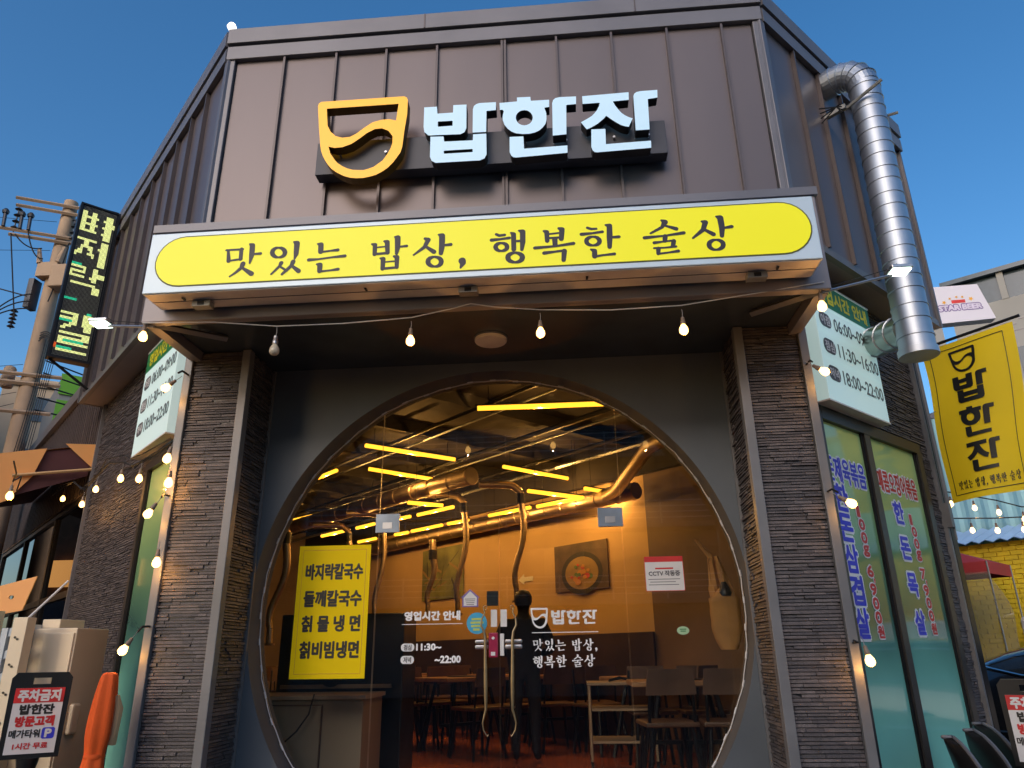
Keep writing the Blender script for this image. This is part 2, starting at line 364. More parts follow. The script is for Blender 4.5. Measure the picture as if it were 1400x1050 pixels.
clad(lambda u, d, z: RF(u, 1.274 + d, z), 3.70, 3.83, .3, 3.09)
build('corner_trim', MB().box((3.832, 1.2, 0), (3.87, 1.31, 4.2), RF), M['ctrim'], B)
build('corner_trim', MB().box((5.402, 1.2, 0), (5.44, 1.31, 4.2), LF), M['trim'], B)

# recessed wall with the round opening
CX, CZ, CR = 0, 1.751, 1.640
circ = [(CX + CR * math.cos(2 * PI * i / 128), CZ + CR * math.sin(2 * PI * i / 128)) for i in range(128)]
g = MB().prism([(-1.645, 0), (1.645, 0), (1.645, 3.46), (-1.645, 3.46)], [circ], lambda a, b, d: (a, d, b), .60, .322, 0, 1)
build('doorway_wall', g, [M['dark'], M['reveal']], B)

# canopy over the doorway
build('canopy_beam', MB().box((-2.06, -.73, 3.392), (2.06, -.665, 4.05)), M['beam'], B, bevel=.006)
build('canopy_flashing', MB().box((-2.075, -.745, 4.02), (2.075, .0, 4.075)), M['trim'], B)
for sx in (-1, 1):
    build('canopy_side', MB().box((sx * 2.06, -.664, 3.392), (sx * 1.99, -.02, 4.02)), M['beam'], B)
    build('canopy_brace', MB().tube([(sx * 2.03, -.70, 3.40), (sx * 1.70, -.34, 3.44)], .022, 4), M['ctrim'], B)
build('canopy_soffit', MB().box((-1.988, -.664, 3.46), (1.988, .58, 3.50)), M['soffit'], B)
build('canopy_infill', MB().box((-1.98, -.66, 3.505), (1.98, -.005, 4.015)), M['black'], B)

# standing seam fascia
ZT = 6.29
fx = [-2.11, -1.69, -1.25, -.83, -.41, .12, .56, 1.0, 1.44, 1.87, 2.11]
for a, b in zip(fx, fx[1:]):
    build('metal_panel', MB().box((a + .004, .0, 4.05), (b - .004, .02, 6.16)), M['metal'], B)
for x in fx[1:-1] + [.145]:
    build('standing_seam', MB().box((x - .009, -.034, 4.08), (x + .009, -.001, 6.135)), M['seam'], B)
for sx in (-1, 1):
    build('corner_trim', MB().box((sx * 2.115, -.03, 4.08), (sx * 2.19, .04, 6.14)), M['trim'], B, bevel=.005)
sid = [(LF, 1.60, 5.5, .405, 3.95), (RF, 1.60, 4.03, .405, 9)]
for fr, u0, u1, st, _ in sid:
    u = u0; k = 0
    while u < u1 - .03:
        v = min(u + st, u1)
        build('metal_panel', MB().box((u + .004, 1.515, 4.23), (v - .004, 1.535, 6.16), fr), M['metal'], B)
        if k: build('standing_seam', MB().box((u - .009, 1.536, 4.26), (u + .009, 1.570, 6.135), fr), M['seam'], B)
        u = v; k += 1
    build('corner_trim', MB().box((1.50, 1.50, 4.1), (1.565, 1.568, 6.14), fr), M['trim'], B, bevel=.005)
    build('fascia_foot', MB().box((1.40, 1.50, 4.20), (u1, 1.548, 4.262), fr), M['ctrim'], B)
    build('side_soffit', MB().box((1.35, 1.20, 4.205), (u1, 1.498, 4.225), fr), M['beam'], B)
    build('fascia_end', MB().box((u1 + .002, 1.2, 4.2), (u1 + .03, 1.56, 6.28), fr), M['trim'], B)
# two parapet bands with a shadow gap
def band(z0, z1, d, name):
    h = d * math.tan(math.radians(22.5))
    build(name, MB().box((-2.17 - h, -d, z0), (2.17 + h, .05, z1)), M['trim'], B, bevel=.004)
    for fr, u1 in ((LF, 5.5), (RF, 4.03)):
        build(name, MB().box((1.535 + .004 + h * .2, 1.45, z0), (u1 + .04, 1.535 + d, z1), fr), M['trim'], B)
band(6.14, 6.275, .045, 'eaves_band'); band(6.30, 6.455, .060, 'parapet_cap')
for x in (-.52, 1.2): build('cap_joint', MB().box((x, -.064, 6.302), (x + .012, -.06, 6.45)), M['seam'], B)
HI = [(-2.15, .03), (2.15, .03), RF(4.0, 1.5, 0)[:2], RF(4.0, -6.5, 0)[:2], LF(5.5, 1.5, 0)[:2]]
build('roof', MB().prism(HI, [], PZ, 5.95, 6.05), M['greyb'], B)
build('parapet_core', MB().box((-2.16, .021, 4.0), (2.16, .06, 6.30)).box((1.55, 1.47, 4.23), (5.5, 1.514, 6.3), LF).box((1.55, 1.47, 4.23), (4.03, 1.514, 6.3), RF), M['black'], B)
# lower wing going back on the left
for k in range(13):
    u = 5.46 + k * .5
    build('metal_panel', MB().box((u, 1.272, 3.22), (u + .49, 1.29, 4.7), LF), M['metal'], B)
    for j in range(4): build('panel_rib', MB().box((u + .06 + j * .12, 1.291, 3.24), (u + .09 + j * .12, 1.305, 4.7), LF), M['seam'], B)
build('wing_eaves', MB().box((5.46, 1.15, 4.7), (12, 1.36, 4.86), LF), M['trim'], B)
build('wing_roof', MB().quad(LF(5.5, 1.2, 4.8), LF(12, 1.2, 4.8), LF(12, -4, 4.8), LF(5.5, -4, 4.8)), M['greyb'], B)

# ---- windows
def window(fr, u0, u1, z0, z1, w, mull, pm, fm, fw=.06):
    f = build('window_frame', MB().box((u0, w - .05, z0), (u0 + fw, w + .03, z1), fr).box((u1 - fw, w - .05, z0), (u1, w + .03, z1), fr)
              .box((u0 + fw, w - .05, z1 - fw), (u1 - fw, w + .032, z1), fr).box((u0 + fw, w - .05, z0), (u1 - fw, w + .032, z0 + fw), fr), fm, B)
    e = [u0 + fw] + mull + [u1 - fw]
    for m_ in mull: build('mullion', MB().box((m_ - .045, w - .045, z0 + fw), (m_ + .045, w + .028, z1 - fw), fr), fm, f)
    for i, (a, b) in enumerate(zip(e, e[1:])):
        a += .047 if i else .002; b -= .047 if i < len(e) - 2 else .002
        build('sash', MB().box((a, w - .02, z0 + fw), (a + .025, w + .012, z1 - fw), fr), M['blackm'], f); build('sash', MB().box((b - .025, w - .02, z0 + fw), (b, w + .012, z1 - fw), fr), M['blackm'], f)
        p = build('pane', MB().box((a + .026, w - .012, z0 + fw + .002), (b - .026, w - .002, z1 - fw - .002), fr), pm, f)
    return f
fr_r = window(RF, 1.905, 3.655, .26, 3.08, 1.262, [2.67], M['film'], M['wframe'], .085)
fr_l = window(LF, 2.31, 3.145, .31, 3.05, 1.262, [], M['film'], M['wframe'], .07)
smoke = glass('smoked_window_glass', (.10, .085, .07), 1.1)
fr_b = window(LF, 5.47, 11.8, .31, 3.19, 1.262, [7.2, 9.5], smoke, M['blackm'], .05)
build('window_rail', MB().box((5.53, 1.268, 2.10), (11.7, 1.285, 2.17), LF), M['blackm'], fr_b)

# lettering stuck on the right window
g = MB(); RMW = RM(1.2605)
def outl(mb, t, mp, x0, x1, y0, y1, b, mi, mw, wid=.016):
    mb.text(t, mp, x0, x1, y0, y1, .001, wid, mw, 10); mb.text(t, mp, x0, x1, y0, y1, .0035, b, mi, 6)
outl(g, '한돈제육볶음', RMW, 1.86, 2.56, 2.56, 2.74, .005, 0, 1, .018)
for i, c in enumerate('한돈삼겹살'): outl(g, c, RMW, 2.035, 2.215, 2.36 - i * .208, 2.54 - i * .208, .009, 0, 1, .026)
for i, c in enumerate('100g6,900원'):
    pass
yy = 2.42
for c in '100g 6,900원':
    h = .045 if c == ' ' else (.03 if c == ',' else .092)
    if c not in ' ,': outl(g, c, RMW, 2.325, 2.325 + (.04 if c == '1' else .085), yy - h + .012, yy - .006, .005, 2, 1, .014)
    if c == ',': outl(g, c, RMW, 2.40, 2.415, yy - .03, yy, .004, 2, 1, .010)
    yy -= h
outl(g, '매콤오징어볶음', RMW, 2.77, 3.46, 2.585, 2.75, .005, 2, 1, .018)
for i, c in enumerate('한돈목살'): outl(g, c, RMW, 2.95, 3.11, 2.36 - i * .268, 2.52 - i * .268, .008, 0, 1, .024)
yy = 2.45
for c in '100g 7,900원':
    h = .045 if c == ' ' else (.03 if c == ',' else .092)
    if c not in ' ,': outl(g, c, RMW, 3.21, 3.21 + (.04 if c == '1' else .085), yy - h + .012, yy - .006, .005, 2, 1, .014)
    if c == ',': outl(g, c, RMW, 3.28, 3.295, yy - .03, yy, .004, 2, 1, .010)
    yy -= h
build('window_lettering', g, [M['inkblue'], M['inkwhite'], M['inkred']], fr_r, recalc=False)

# ---- the round glass front: side panes, overpanel, two doors
GY = .522
def clip_circle(x0, x1, z0, z1, R=CR - .004, n=160):
    poly = [(CX + R * math.cos(2 * PI * i / n), CZ + R * math.sin(2 * PI * i / n)) for i in range(n)]
    def cl(poly, inside, inter):
        out = []
        for i in range(len(poly)):
            a, b = poly[i - 1], poly[i]
            if inside(a) != inside(b): out.append(inter(a, b))
            if inside(b): out.append(b)
        return out
    def ix(x): return lambda a, b: (x, a[1] + (b[1] - a[1]) * (x - a[0]) / (b[0] - a[0]))
    def iz(z): return lambda a, b: (a[0] + (b[0] - a[0]) * (z - a[1]) / (b[1] - a[1]), z)
    for ins, it in ((lambda p: p[0] >= x0, ix(x0)), (lambda p: p[0] <= x1, ix(x1)), (lambda p: p[1] >= z0, iz(z0)), (lambda p: p[1] <= z1, iz(z1))):
        poly = cl(poly, ins, it)
    return poly
def pane(name, x0, x1, z0, z1):
    return build(name, MB().prism(clip_circle(x0, x1, z0, z1), [], lambda a, b, d: (a, d, b), GY + .010, GY, 0, 1), [M['glass'], M['glassedge']], B)
side_l = pane('glass_pane', -2, -.842, FL, 4); side_r = pane('glass_pane', .868, 2, FL, 4)
over = pane('glass_pane', -.838, .864, 2.36, 4)
door_l = pane('glass_door', -.836, .011, FL + .01, 2.352); door_r = pane('glass_door', .017, .862, FL + .01, 2.352)
def patch(x, par):
    build('patch_fitting', MB().box((x - .085, GY - .022, 2.275), (x + .085, GY - .001, 2.405)).box((x - .035, GY - .0245, 2.30), (x + .035, GY - .0225, 2.345), mi=1), [mat('patch_steel', (.30, .36, .44), .35, .6), M['alu']], par, bevel=.003)
patch(-.775, door_l); patch(.79, door_r)
def curl(x, sx):     # pull handle: thickened bar ending in curled hooks
    y = GY - .055; pts = []; rs = []
    for i in range(9):
        t = i / 8; a = PI * 1.6 * (1 - t); pts.append((x + sx * .012 * math.cos(a) + sx * .022 * t * 0, y, 1.752 + .013 * math.sin(a) - .0 * t)); rs.append(.003)
    pts.append((x + sx * .002, y, 1.72)); rs.append(.0045)
    for z, dx, r in ((1.68, .022, .006), (1.64, .026, .007), (1.60, .006, .009), (1.55, -.001, .010), (1.45, -.002, .011), (1.30, -.004, .014), (1.20, -.005, .013), (1.13, -.006, .009), (1.09, .006, .007), (1.05, .016, .006), (1.01, .010, .005), (.985, -.006, .004), (.975, -.014, .004), (.985, -.022, .003)):
        pts.append((x + sx * dx, y, z)); rs.append(r)
    mb = MB().tube(pts, rs, 8)
    for z in (1.45, 1.14): mb.tube([(x, y, z), (x, GY, z)], .007, 6)
    return mb
build('pull_handle', curl(-.078, -1), M['brass'], door_l, smooth=True); build('pull_handle', curl(.104, 1), M['brass'], door_r, smooth=True)
build('lock_plate', MB().box((-.150, GY - .02, 1.526), (-.058, GY - .001, 1.552)).box((-.150, GY - .02, 1.492), (-.058, GY - .001, 1.520)), M['alu'], door_l, bevel=.011)
build('lock_plate', MB().box((.048, GY - .02, 1.526), (.165, GY - .001, 1.552)).box((.048, GY - .02, 1.492), (.165, GY - .001, 1.520)), M['alu'], door_r, bevel=.011)
lk = build('electronic_lock', MB().box((-.056, GY - .045, 1.44), (.006, GY - .001, 1.594)), mat('lock_maroon', (.35, .02, .07), .3), door_l, bevel=.006)
build('lock_emblem', MB().lathe([(.010, 0), (.010, .003)], (-.025, GY - .0455, 1.56), 12, 0, (0, -1, 0)).box((-.040, GY - .048, 1.452), (-.012, GY - .0455, 1.475)), M['paper'], lk)
build('lock_strike', MB().box((.018, GY - .03, 1.45), (.045, GY - .001, 1.588)), M['paper'], door_r, bevel=.003)
build('notice_strip', MB().box((-.045, GY - .003, 1.632), (-.003, GY - .001, 1.742)), M['paper'], door_l)
build('notice_strip', MB().box((.020, GY - .003, 1.632), (.063, GY - .001, 1.742)), M['paper'], door_r)
build('black_notice', MB().box((-.074, GY + .012, 1.768), (.005, GY + .014, 1.864)), M['black'], door_l)
g = MB().prism([(-.240, 1.762), (-.130, 1.762), (-.130, 1.822), (-.119, 1.822), (-.186, 1.878), (-.252, 1.822), (-.240, 1.822)], [], FM(GY), .001, .003, 0)
g.prism([(-.230, 1.770), (-.140, 1.770), (-.140, 1.822), (-.186, 1.866), (-.230, 1.822)], [], FM(GY), .0032, .004, 1)
for k in range(4): g.rect(FM(GY), -.222 + k * .004, -.15 - k * .003, 1.812 - k * .012, 1.816 - k * .012, .0045, 2)
build('house_sticker', g, [mat('sticker_violet', (.22, .16, .40)), M['paper'], M['inkgrey']], door_l)
g = MB().prism([(-.139 + .069 * math.cos(i * PI / 20), 1.657 + .069 * math.sin(i * PI / 20)) for i in range(40)], [], FM(GY), .001, .003, 0)
for k, (a, b) in enumerate(((-.175, -.10), (-.182, -.095), (-.178, -.105), (-.165, -.12))): g.rect(FM(GY), a, b, 1.676 - k * .022, 1.690 - k * .022, .0036, 1)
build('round_sticker', g, [mat('sticker_blue', (.06, .42, .68)), mat('sticker_lime', (.55, .65, .15))], door_l)
# white film lettering on both doors
g = MB(); f = FM(GY)
g.text('영업시간 안내', f, -.632, -.255, 1.682, 1.738, .0012, .0035).rect(f, -.651, -.236, 1.655, 1.659, .0012)
def pill(mb, mp, x0, x1, y0, y1, d, mi, r=None):
    r = r or (y1 - y0) * .45; P_ = []
    for cx, cy, a0 in ((x1 - r, y1 - r, 0), (x0 + r, y1 - r, 90), (x0 + r, y0 + r, 180), (x1 - r, y0 + r, 270)):
        P_ += [(cx + r * math.cos(math.radians(a0 + i * 18)), cy + r * math.sin(math.radians(a0 + i * 18))) for i in range(6)]
    mb.add([mp(p[0], p[1], d) for p in P_], [tuple(range(len(P_)))], mi)
pill(g, f, -.650, -.560, 1.486, 1.536, .0012, 0); g.text('점심', f, -.630, -.580, 1.494, 1.528, .0022, .001, 1)
pill(g, f, -.650, -.560, 1.408, 1.458, .0012, 0); g.text('저녁', f, -.630, -.580, 1.416, 1.450, .0022, .001, 1)
g.text('11:30~', f, -.545, -.380, 1.492, 1.532, .0012, .003).text('~22:00', f, -.418, -.248, 1.412, 1.454, .0012, .003)
build('door_lettering', g, [M['inkwhite'], M['inkgrey']], door_l, recalc=False)

# ---- traced letter shapes: the cup mark, the three block syllables, the brush slogan
BLOCK = [('cup',[(-1.273,5.398),(-1.268,5.422),(-1.25,5.436),(-0.607,5.433),(-0.586,5.419),(-0.578,5.393),(-0.578,5.265),(-0.594,5.11),(-0.604,4.969),(-0.616,4.918),(-0.639,4.879),(-0.668,4.833),(-0.703,4.792),(-0.742,4.761),(-0.787,4.736),(-0.834,4.723),(-0.882,4.715),(-0.931,4.716),(-0.98,4.724),(-1.031,4.744),(-1.08,4.775),(-1.122,4.81),(-1.154,4.85),(-1.179,4.891),(-1.2,4.935),(-1.216,4.98),(-1.226,5.031),(-1.25,5.2)],[[(-1.202,5.367),(-0.647,5.366),(-0.661,5.211),(-0.713,5.228),(-0.773,5.227),(-0.842,5.208),(-0.899,5.165),(-0.956,5.116),(-1.004,5.09),(-1.063,5.086),(-1.114,5.105),(-1.157,5.15),(-1.184,5.207)],[(-1.162,5.014),(-1.116,4.998),(-1.057,5.0),(-0.989,5.024),(-0.933,5.066),(-0.876,5.115),(-0.818,5.146),(-0.764,5.148),(-0.713,5.12),(-0.681,5.07),(-0.679,5.011),(-0.689,4.967),(-0.709,4.919),(-0.745,4.858),(-0.81,4.806),(-0.848,4.792),(-0.886,4.783),(-0.965,4.792),(-1.004,4.806),(-1.045,4.83),(-1.082,4.86),(-1.108,4.893),(-1.145,4.954)]]),('bap',[(-0.45,5.315),(-0.354,5.313),(-0.348,5.248),(-0.231,5.248),(-0.23,5.317),(-0.13,5.314),(-0.13,5.096),(-0.144,5.061),(-0.173,5.046),(-0.411,5.054),(-0.442,5.086),(-0.45,5.134)],[[(-0.344,5.175),(-0.233,5.173),(-0.233,5.128),(-0.343,5.127)]]),('bap',[(-0.082,5.265),(-0.075,5.295),(-0.058,5.311),(-0.034,5.319),(0.091,5.317),(0.09,5.244),(0.02,5.241),(0.017,5.051),(-0.083,5.053)],[]),('bap',[(-0.396,5.041),(-0.299,5.036),(-0.293,4.989),(-0.081,4.984),(-0.079,5.037),(0.018,5.036),(0.02,4.851),(0.005,4.818),(-0.028,4.803),(-0.352,4.806),(-0.381,4.825),(-0.395,4.86)],[[(-0.294,4.908),(-0.082,4.907),(-0.082,4.88),(-0.293,4.881)]]),('han',[(0.248,5.347),(0.348,5.344),(0.351,5.307),(0.487,5.305),(0.485,5.238),(0.449,5.235),(0.462,5.184),(0.462,5.124),(0.453,5.087),(0.434,5.059),(0.41,5.035),(0.376,5.017),(0.333,5.008),(0.285,5.01),(0.238,5.02),(0.204,5.038),(0.176,5.066),(0.154,5.101),(0.141,5.145),(0.139,5.181),(0.149,5.228),(0.139,5.241),(0.12,5.243),(0.117,5.307),(0.249,5.31)],[[(0.362,5.151),(0.358,5.13),(0.349,5.111),(0.335,5.097),(0.317,5.089),(0.298,5.087),(0.279,5.092),(0.262,5.103),(0.248,5.12),(0.24,5.14),(0.237,5.161),(0.24,5.182),(0.25,5.201),(0.264,5.215),(0.281,5.223),(0.301,5.225),(0.32,5.22),(0.337,5.209),(0.351,5.192),(0.359,5.172)]]),('han',[(0.508,5.27),(0.516,5.299),(0.533,5.316),(0.563,5.322),(0.686,5.318),(0.683,5.248),(0.611,5.246),(0.602,4.982),(0.503,4.978)],[]),('han',[(0.189,4.992),(0.29,4.989),(0.292,4.88),(0.605,4.884),(0.604,4.82),(0.234,4.807),(0.214,4.811),(0.199,4.827),(0.188,4.856)],[]),('jan',[(0.731,5.316),(1.072,5.323),(1.069,5.253),(0.952,5.249),(0.967,5.209),(0.99,5.168),(1.007,5.141),(1.029,5.118),(1.056,5.098),(1.085,5.084),(1.052,5.011),(1.023,5.019),(0.995,5.033),(0.967,5.056),(0.942,5.078),(0.92,5.1),(0.896,5.123),(0.877,5.099),(0.857,5.08),(0.832,5.058),(0.808,5.043),(0.779,5.025),(0.75,5.013),(0.711,5.08),(0.764,5.111),(0.792,5.13),(0.814,5.154),(0.834,5.182),(0.85,5.216),(0.857,5.245),(0.731,5.244)],[]),('jan',[(1.104,5.284),(1.113,5.307),(1.13,5.32),(1.157,5.325),(1.281,5.326),(1.277,5.256),(1.206,5.248),(1.198,4.976),(1.099,4.976)],[]),('jan',[(0.783,5.01),(0.884,5.007),(0.88,4.873),(1.2,4.878),(1.197,4.816),(0.814,4.807),(0.796,4.811),(0.783,4.827),(0.775,4.856)],[])]
BRUSH = [('mat',[[(-1.44,3.725,0.0073),(-1.429,3.652,0.0121)],[(-1.452,3.726,0.0061),(-1.351,3.726,0.0067)],[(-1.36,3.727,0.011),(-1.357,3.66,0.0109)],[(-1.429,3.652,0.0061),(-1.354,3.66,0.0067)],[(-1.312,3.759,0.0049),(-1.295,3.748,0.0147),(-1.292,3.684,0.0146),(-1.298,3.629,0.0054)],[(-1.286,3.689,0.0061),(-1.239,3.69,0.0085)],[(-1.339,3.627,0.0145),(-1.345,3.602,0.0108),(-1.378,3.57,0.0078),(-1.41,3.547,0.0048)],[(-1.342,3.602,0.0072),(-1.28,3.558,0.0143)]]),('it',[[(-1.091,3.688,0.0127),(-1.093,3.675,0.0122),(-1.1,3.665,0.0107),(-1.112,3.659,0.0085),(-1.127,3.657,0.006),(-1.142,3.66,0.0085),(-1.155,3.668,0.0107),(-1.165,3.68,0.0122),(-1.169,3.692,0.0128),(-1.167,3.705,0.0123),(-1.16,3.715,0.0108),(-1.148,3.722,0.0086),(-1.133,3.723,0.006),(-1.118,3.72,0.0086),(-1.105,3.712,0.0108),(-1.095,3.7,0.0122),(-1.091,3.688,0.0127)],[(-1.042,3.756,0.0055),(-1.024,3.745,0.0158),(-1.023,3.674,0.0132),(-1.03,3.64,0.0048)],[(-1.107,3.619,0.012),(-1.115,3.598,0.0084),(-1.16,3.548,0.0059)],[(-1.112,3.595,0.006),(-1.069,3.565,0.0071)],[(-1.036,3.623,0.0131),(-1.044,3.597,0.0107),(-1.095,3.544,0.0077)],[(-1.045,3.599,0.0072),(-0.998,3.559,0.013)]]),('neun',[[(-0.898,3.734,0.0048),(-0.878,3.727,0.0145),(-0.876,3.68,0.0144)],[(-0.874,3.677,0.0072),(-0.818,3.682,0.006),(-0.774,3.685,0.0096)],[(-0.943,3.629,0.0101),(-0.887,3.63,0.006),(-0.804,3.638,0.006),(-0.729,3.642,0.0095)],[(-0.893,3.598,0.0047),(-0.873,3.591,0.0142),(-0.872,3.551,0.013)],[(-0.875,3.548,0.0071),(-0.808,3.552,0.0059),(-0.764,3.557,0.0094)]]),('bap',[[(-0.573,3.712,0.0054),(-0.554,3.705,0.0119),(-0.553,3.643,0.0118)],[(-0.499,3.726,0.0066),(-0.482,3.719,0.0131),(-0.477,3.648,0.0118)],[(-0.552,3.687,0.0048),(-0.48,3.69,0.0048)],[(-0.553,3.643,0.0077),(-0.477,3.646,0.0077)],[(-0.438,3.751,0.0048),(-0.421,3.744,0.0155),(-0.419,3.678,0.0142),(-0.424,3.638,0.0082)],[(-0.413,3.683,0.0059),(-0.366,3.686,0.0083)],[(-0.518,3.614,0.0047),(-0.501,3.608,0.0129),(-0.501,3.544,0.0117)],[(-0.438,3.622,0.0065),(-0.42,3.615,0.0129),(-0.419,3.549,0.0105)],[(-0.5,3.587,0.0047),(-0.42,3.59,0.0047)],[(-0.501,3.544,0.0076),(-0.419,3.548,0.0076)]]),('sang',[[(-0.259,3.728,0.0083),(-0.24,3.719,0.013),(-0.261,3.672,0.0106),(-0.323,3.623,0.0053)],[(-0.256,3.677,0.0071),(-0.205,3.637,0.0129)],[(-0.18,3.75,0.0047),(-0.159,3.74,0.016),(-0.159,3.668,0.0153),(-0.164,3.624,0.0117)],[(-0.154,3.676,0.0065),(-0.107,3.679,0.0094)],[(-0.16,3.569,0.0129),(-0.163,3.557,0.0124),(-0.171,3.547,0.011),(-0.183,3.541,0.0089),(-0.198,3.54,0.0064),(-0.213,3.543,0.0089),(-0.226,3.551,0.011),(-0.235,3.562,0.0125),(-0.238,3.574,0.013),(-0.236,3.586,0.0125),(-0.227,3.596,0.0111),(-0.215,3.602,0.009),(-0.2,3.604,0.0065),(-0.185,3.6,0.009),(-0.172,3.593,0.0111),(-0.163,3.582,0.0125),(-0.16,3.569,0.0129)]]),('comma',[[(-0.04,3.568,0.0196),(-0.035,3.554,0.015),(-0.049,3.523,0.0052)]]),('haeng',[[(0.157,3.73,0.0078),(0.175,3.72,0.0085),(0.206,3.723,0.0078)],[(0.13,3.693,0.0104),(0.181,3.696,0.0071),(0.233,3.701,0.0084)],[(0.219,3.641,0.012),(0.217,3.632,0.0115),(0.209,3.624,0.0103),(0.198,3.619,0.0085),(0.185,3.618,0.0064),(0.173,3.62,0.0085),(0.162,3.627,0.0103),(0.155,3.636,0.0115),(0.152,3.646,0.012),(0.155,3.656,0.0116),(0.162,3.664,0.0104),(0.173,3.669,0.0086),(0.186,3.67,0.0064),(0.199,3.667,0.0085),(0.21,3.661,0.0104),(0.217,3.652,0.0115),(0.219,3.641,0.012)],[(0.242,3.735,0.0052),(0.257,3.723,0.013),(0.257,3.624,0.0128)],[(0.288,3.746,0.0052),(0.31,3.737,0.0143),(0.309,3.67,0.0142),(0.303,3.619,0.009)],[(0.259,3.677,0.0071),(0.308,3.677,0.0071)],[(0.306,3.568,0.0134),(0.302,3.556,0.0129),(0.293,3.547,0.0115),(0.279,3.541,0.0095),(0.263,3.539,0.0071),(0.248,3.543,0.0095),(0.234,3.55,0.0115),(0.225,3.561,0.0129),(0.222,3.573,0.0134),(0.225,3.585,0.013),(0.235,3.594,0.0116),(0.248,3.6,0.0096),(0.264,3.602,0.0071),(0.28,3.598,0.0095),(0.294,3.591,0.0116),(0.303,3.58,0.0129),(0.306,3.568,0.0134)]]),('bok',[[(0.432,3.734,0.0065),(0.448,3.725,0.0129),(0.449,3.667,0.0115)],[(0.517,3.747,0.0065),(0.536,3.737,0.0142),(0.53,3.675,0.0128)],[(0.452,3.711,0.0058),(0.533,3.716,0.0058)],[(0.449,3.685,0.0064),(0.53,3.685,0.0071)],[(0.493,3.675,0.0141),(0.493,3.638,0.0128)],[(0.378,3.625,0.0096),(0.491,3.629,0.0064),(0.598,3.641,0.0095)],[(0.43,3.589,0.0108),(0.49,3.594,0.007),(0.544,3.599,0.0076)],[(0.544,3.595,0.0139),(0.538,3.537,0.0113)]]),('han',[[(0.681,3.739,0.0077),(0.704,3.729,0.0077),(0.732,3.729,0.0064)],[(0.646,3.698,0.0102),(0.708,3.701,0.007),(0.765,3.707,0.0083)],[(0.746,3.647,0.0118),(0.743,3.636,0.0114),(0.734,3.627,0.0102),(0.722,3.622,0.0084),(0.707,3.621,0.0063),(0.693,3.624,0.0084),(0.681,3.631,0.0102),(0.673,3.641,0.0114),(0.671,3.652,0.0118),(0.674,3.662,0.0114),(0.683,3.671,0.0102),(0.696,3.677,0.0084),(0.71,3.678,0.0063),(0.724,3.675,0.0084),(0.736,3.668,0.0102),(0.744,3.658,0.0114),(0.746,3.647,0.0118)],[(0.785,3.751,0.0051),(0.807,3.743,0.0141),(0.804,3.672,0.0152),(0.8,3.605,0.0113)],[(0.81,3.667,0.007),(0.856,3.668,0.0089)],[(0.694,3.596,0.005),(0.714,3.585,0.0126),(0.713,3.551,0.0138)],[(0.713,3.549,0.0075),(0.765,3.555,0.0063),(0.824,3.559,0.0088)]]),('sul',[[(1.101,3.761,0.0051),(1.121,3.747,0.0152),(1.102,3.715,0.0091),(1.035,3.679,0.0061)],[(1.117,3.725,0.0061),(1.18,3.699,0.0111)],[(0.999,3.652,0.0101),(1.114,3.658,0.0055),(1.219,3.67,0.01)],[(1.114,3.654,0.0131),(1.11,3.625,0.011)],[(1.05,3.616,0.009),(1.096,3.62,0.0055),(1.152,3.624,0.006)],[(1.159,3.621,0.012),(1.152,3.589,0.0109)],[(1.047,3.582,0.006),(1.107,3.581,0.0055),(1.168,3.585,0.007)],[(1.07,3.577,0.0119),(1.067,3.546,0.0099)],[(1.064,3.544,0.0064),(1.127,3.549,0.0059),(1.179,3.555,0.0089)]]),('sang',[[(1.326,3.738,0.0061),(1.345,3.73,0.0141),(1.328,3.683,0.012),(1.267,3.633,0.006)],[(1.332,3.686,0.008),(1.382,3.65,0.012)],[(1.408,3.765,0.0045),(1.43,3.754,0.0161),(1.433,3.69,0.015),(1.427,3.637,0.0109)],[(1.437,3.686,0.006),(1.487,3.693,0.01)],[(1.428,3.579,0.0122),(1.424,3.567,0.0117),(1.414,3.558,0.0104),(1.401,3.552,0.0084),(1.386,3.55,0.0061),(1.371,3.553,0.0084),(1.359,3.561,0.0104),(1.352,3.572,0.0118),(1.35,3.584,0.0123),(1.354,3.597,0.0118),(1.364,3.606,0.0105),(1.377,3.613,0.0085),(1.393,3.614,0.0061),(1.407,3.611,0.0085),(1.419,3.603,0.0105),(1.427,3.592,0.0118),(1.428,3.579,0.0122)]])]

BX0, BZ0 = -1.27, 4.687                       # corner of the traced sign
def block(mb, names, fm, mp, d0, d1, mi=0, ms=None):
    for nm, outer, holes in BLOCK:
        if nm in names: mb.prism([fm(p) for p in outer], [[fm(p) for p in h] for h in holes], mp, d0, d1, mi, ms)
BB = {}
for nm in ('cup', 'bap', 'han', 'jan'):
    pts = [p for n_, o_, h_ in BLOCK if n_ == nm for p in o_]
    BB[nm] = (min(p[0] for p in pts), max(p[0] for p in pts), min(p[1] for p in pts), max(p[1] for p in pts))
def fit(nm, x0, x1, y0, y1):
    a0, a1, b0, b1 = BB[nm]
    return lambda p: (x0 + (p[0] - a0) / (a1 - a0) * (x1 - x0), y0 + (p[1] - b0) / (b1 - b0) * (y1 - y0))
AL = [p for c_, st in BRUSH for s_ in st for p in s_]
AX0, AX1, AZ0, AZ1 = min(p[0] for p in AL), max(p[0] for p in AL), min(p[1] for p in AL), max(p[1] for p in AL)
g = MB(); f = FM(GY)
block(g, ['cup'], fit('cup', .222, .338, 1.617, 1.748), f, .0012, .002)
block(g, ['bap'], fit('bap', .360, .458, 1.640, 1.730), f, .0012, .002); block(g, ['han'], fit('han', .463, .560, 1.640, 1.730), f, .0012, .002)
block(g, ['jan'], fit('jan', .567, .665, 1.640, 1.730), f, .0012, .002)
g.rect(f, .228, .668, 1.588, 1.593, .0012)
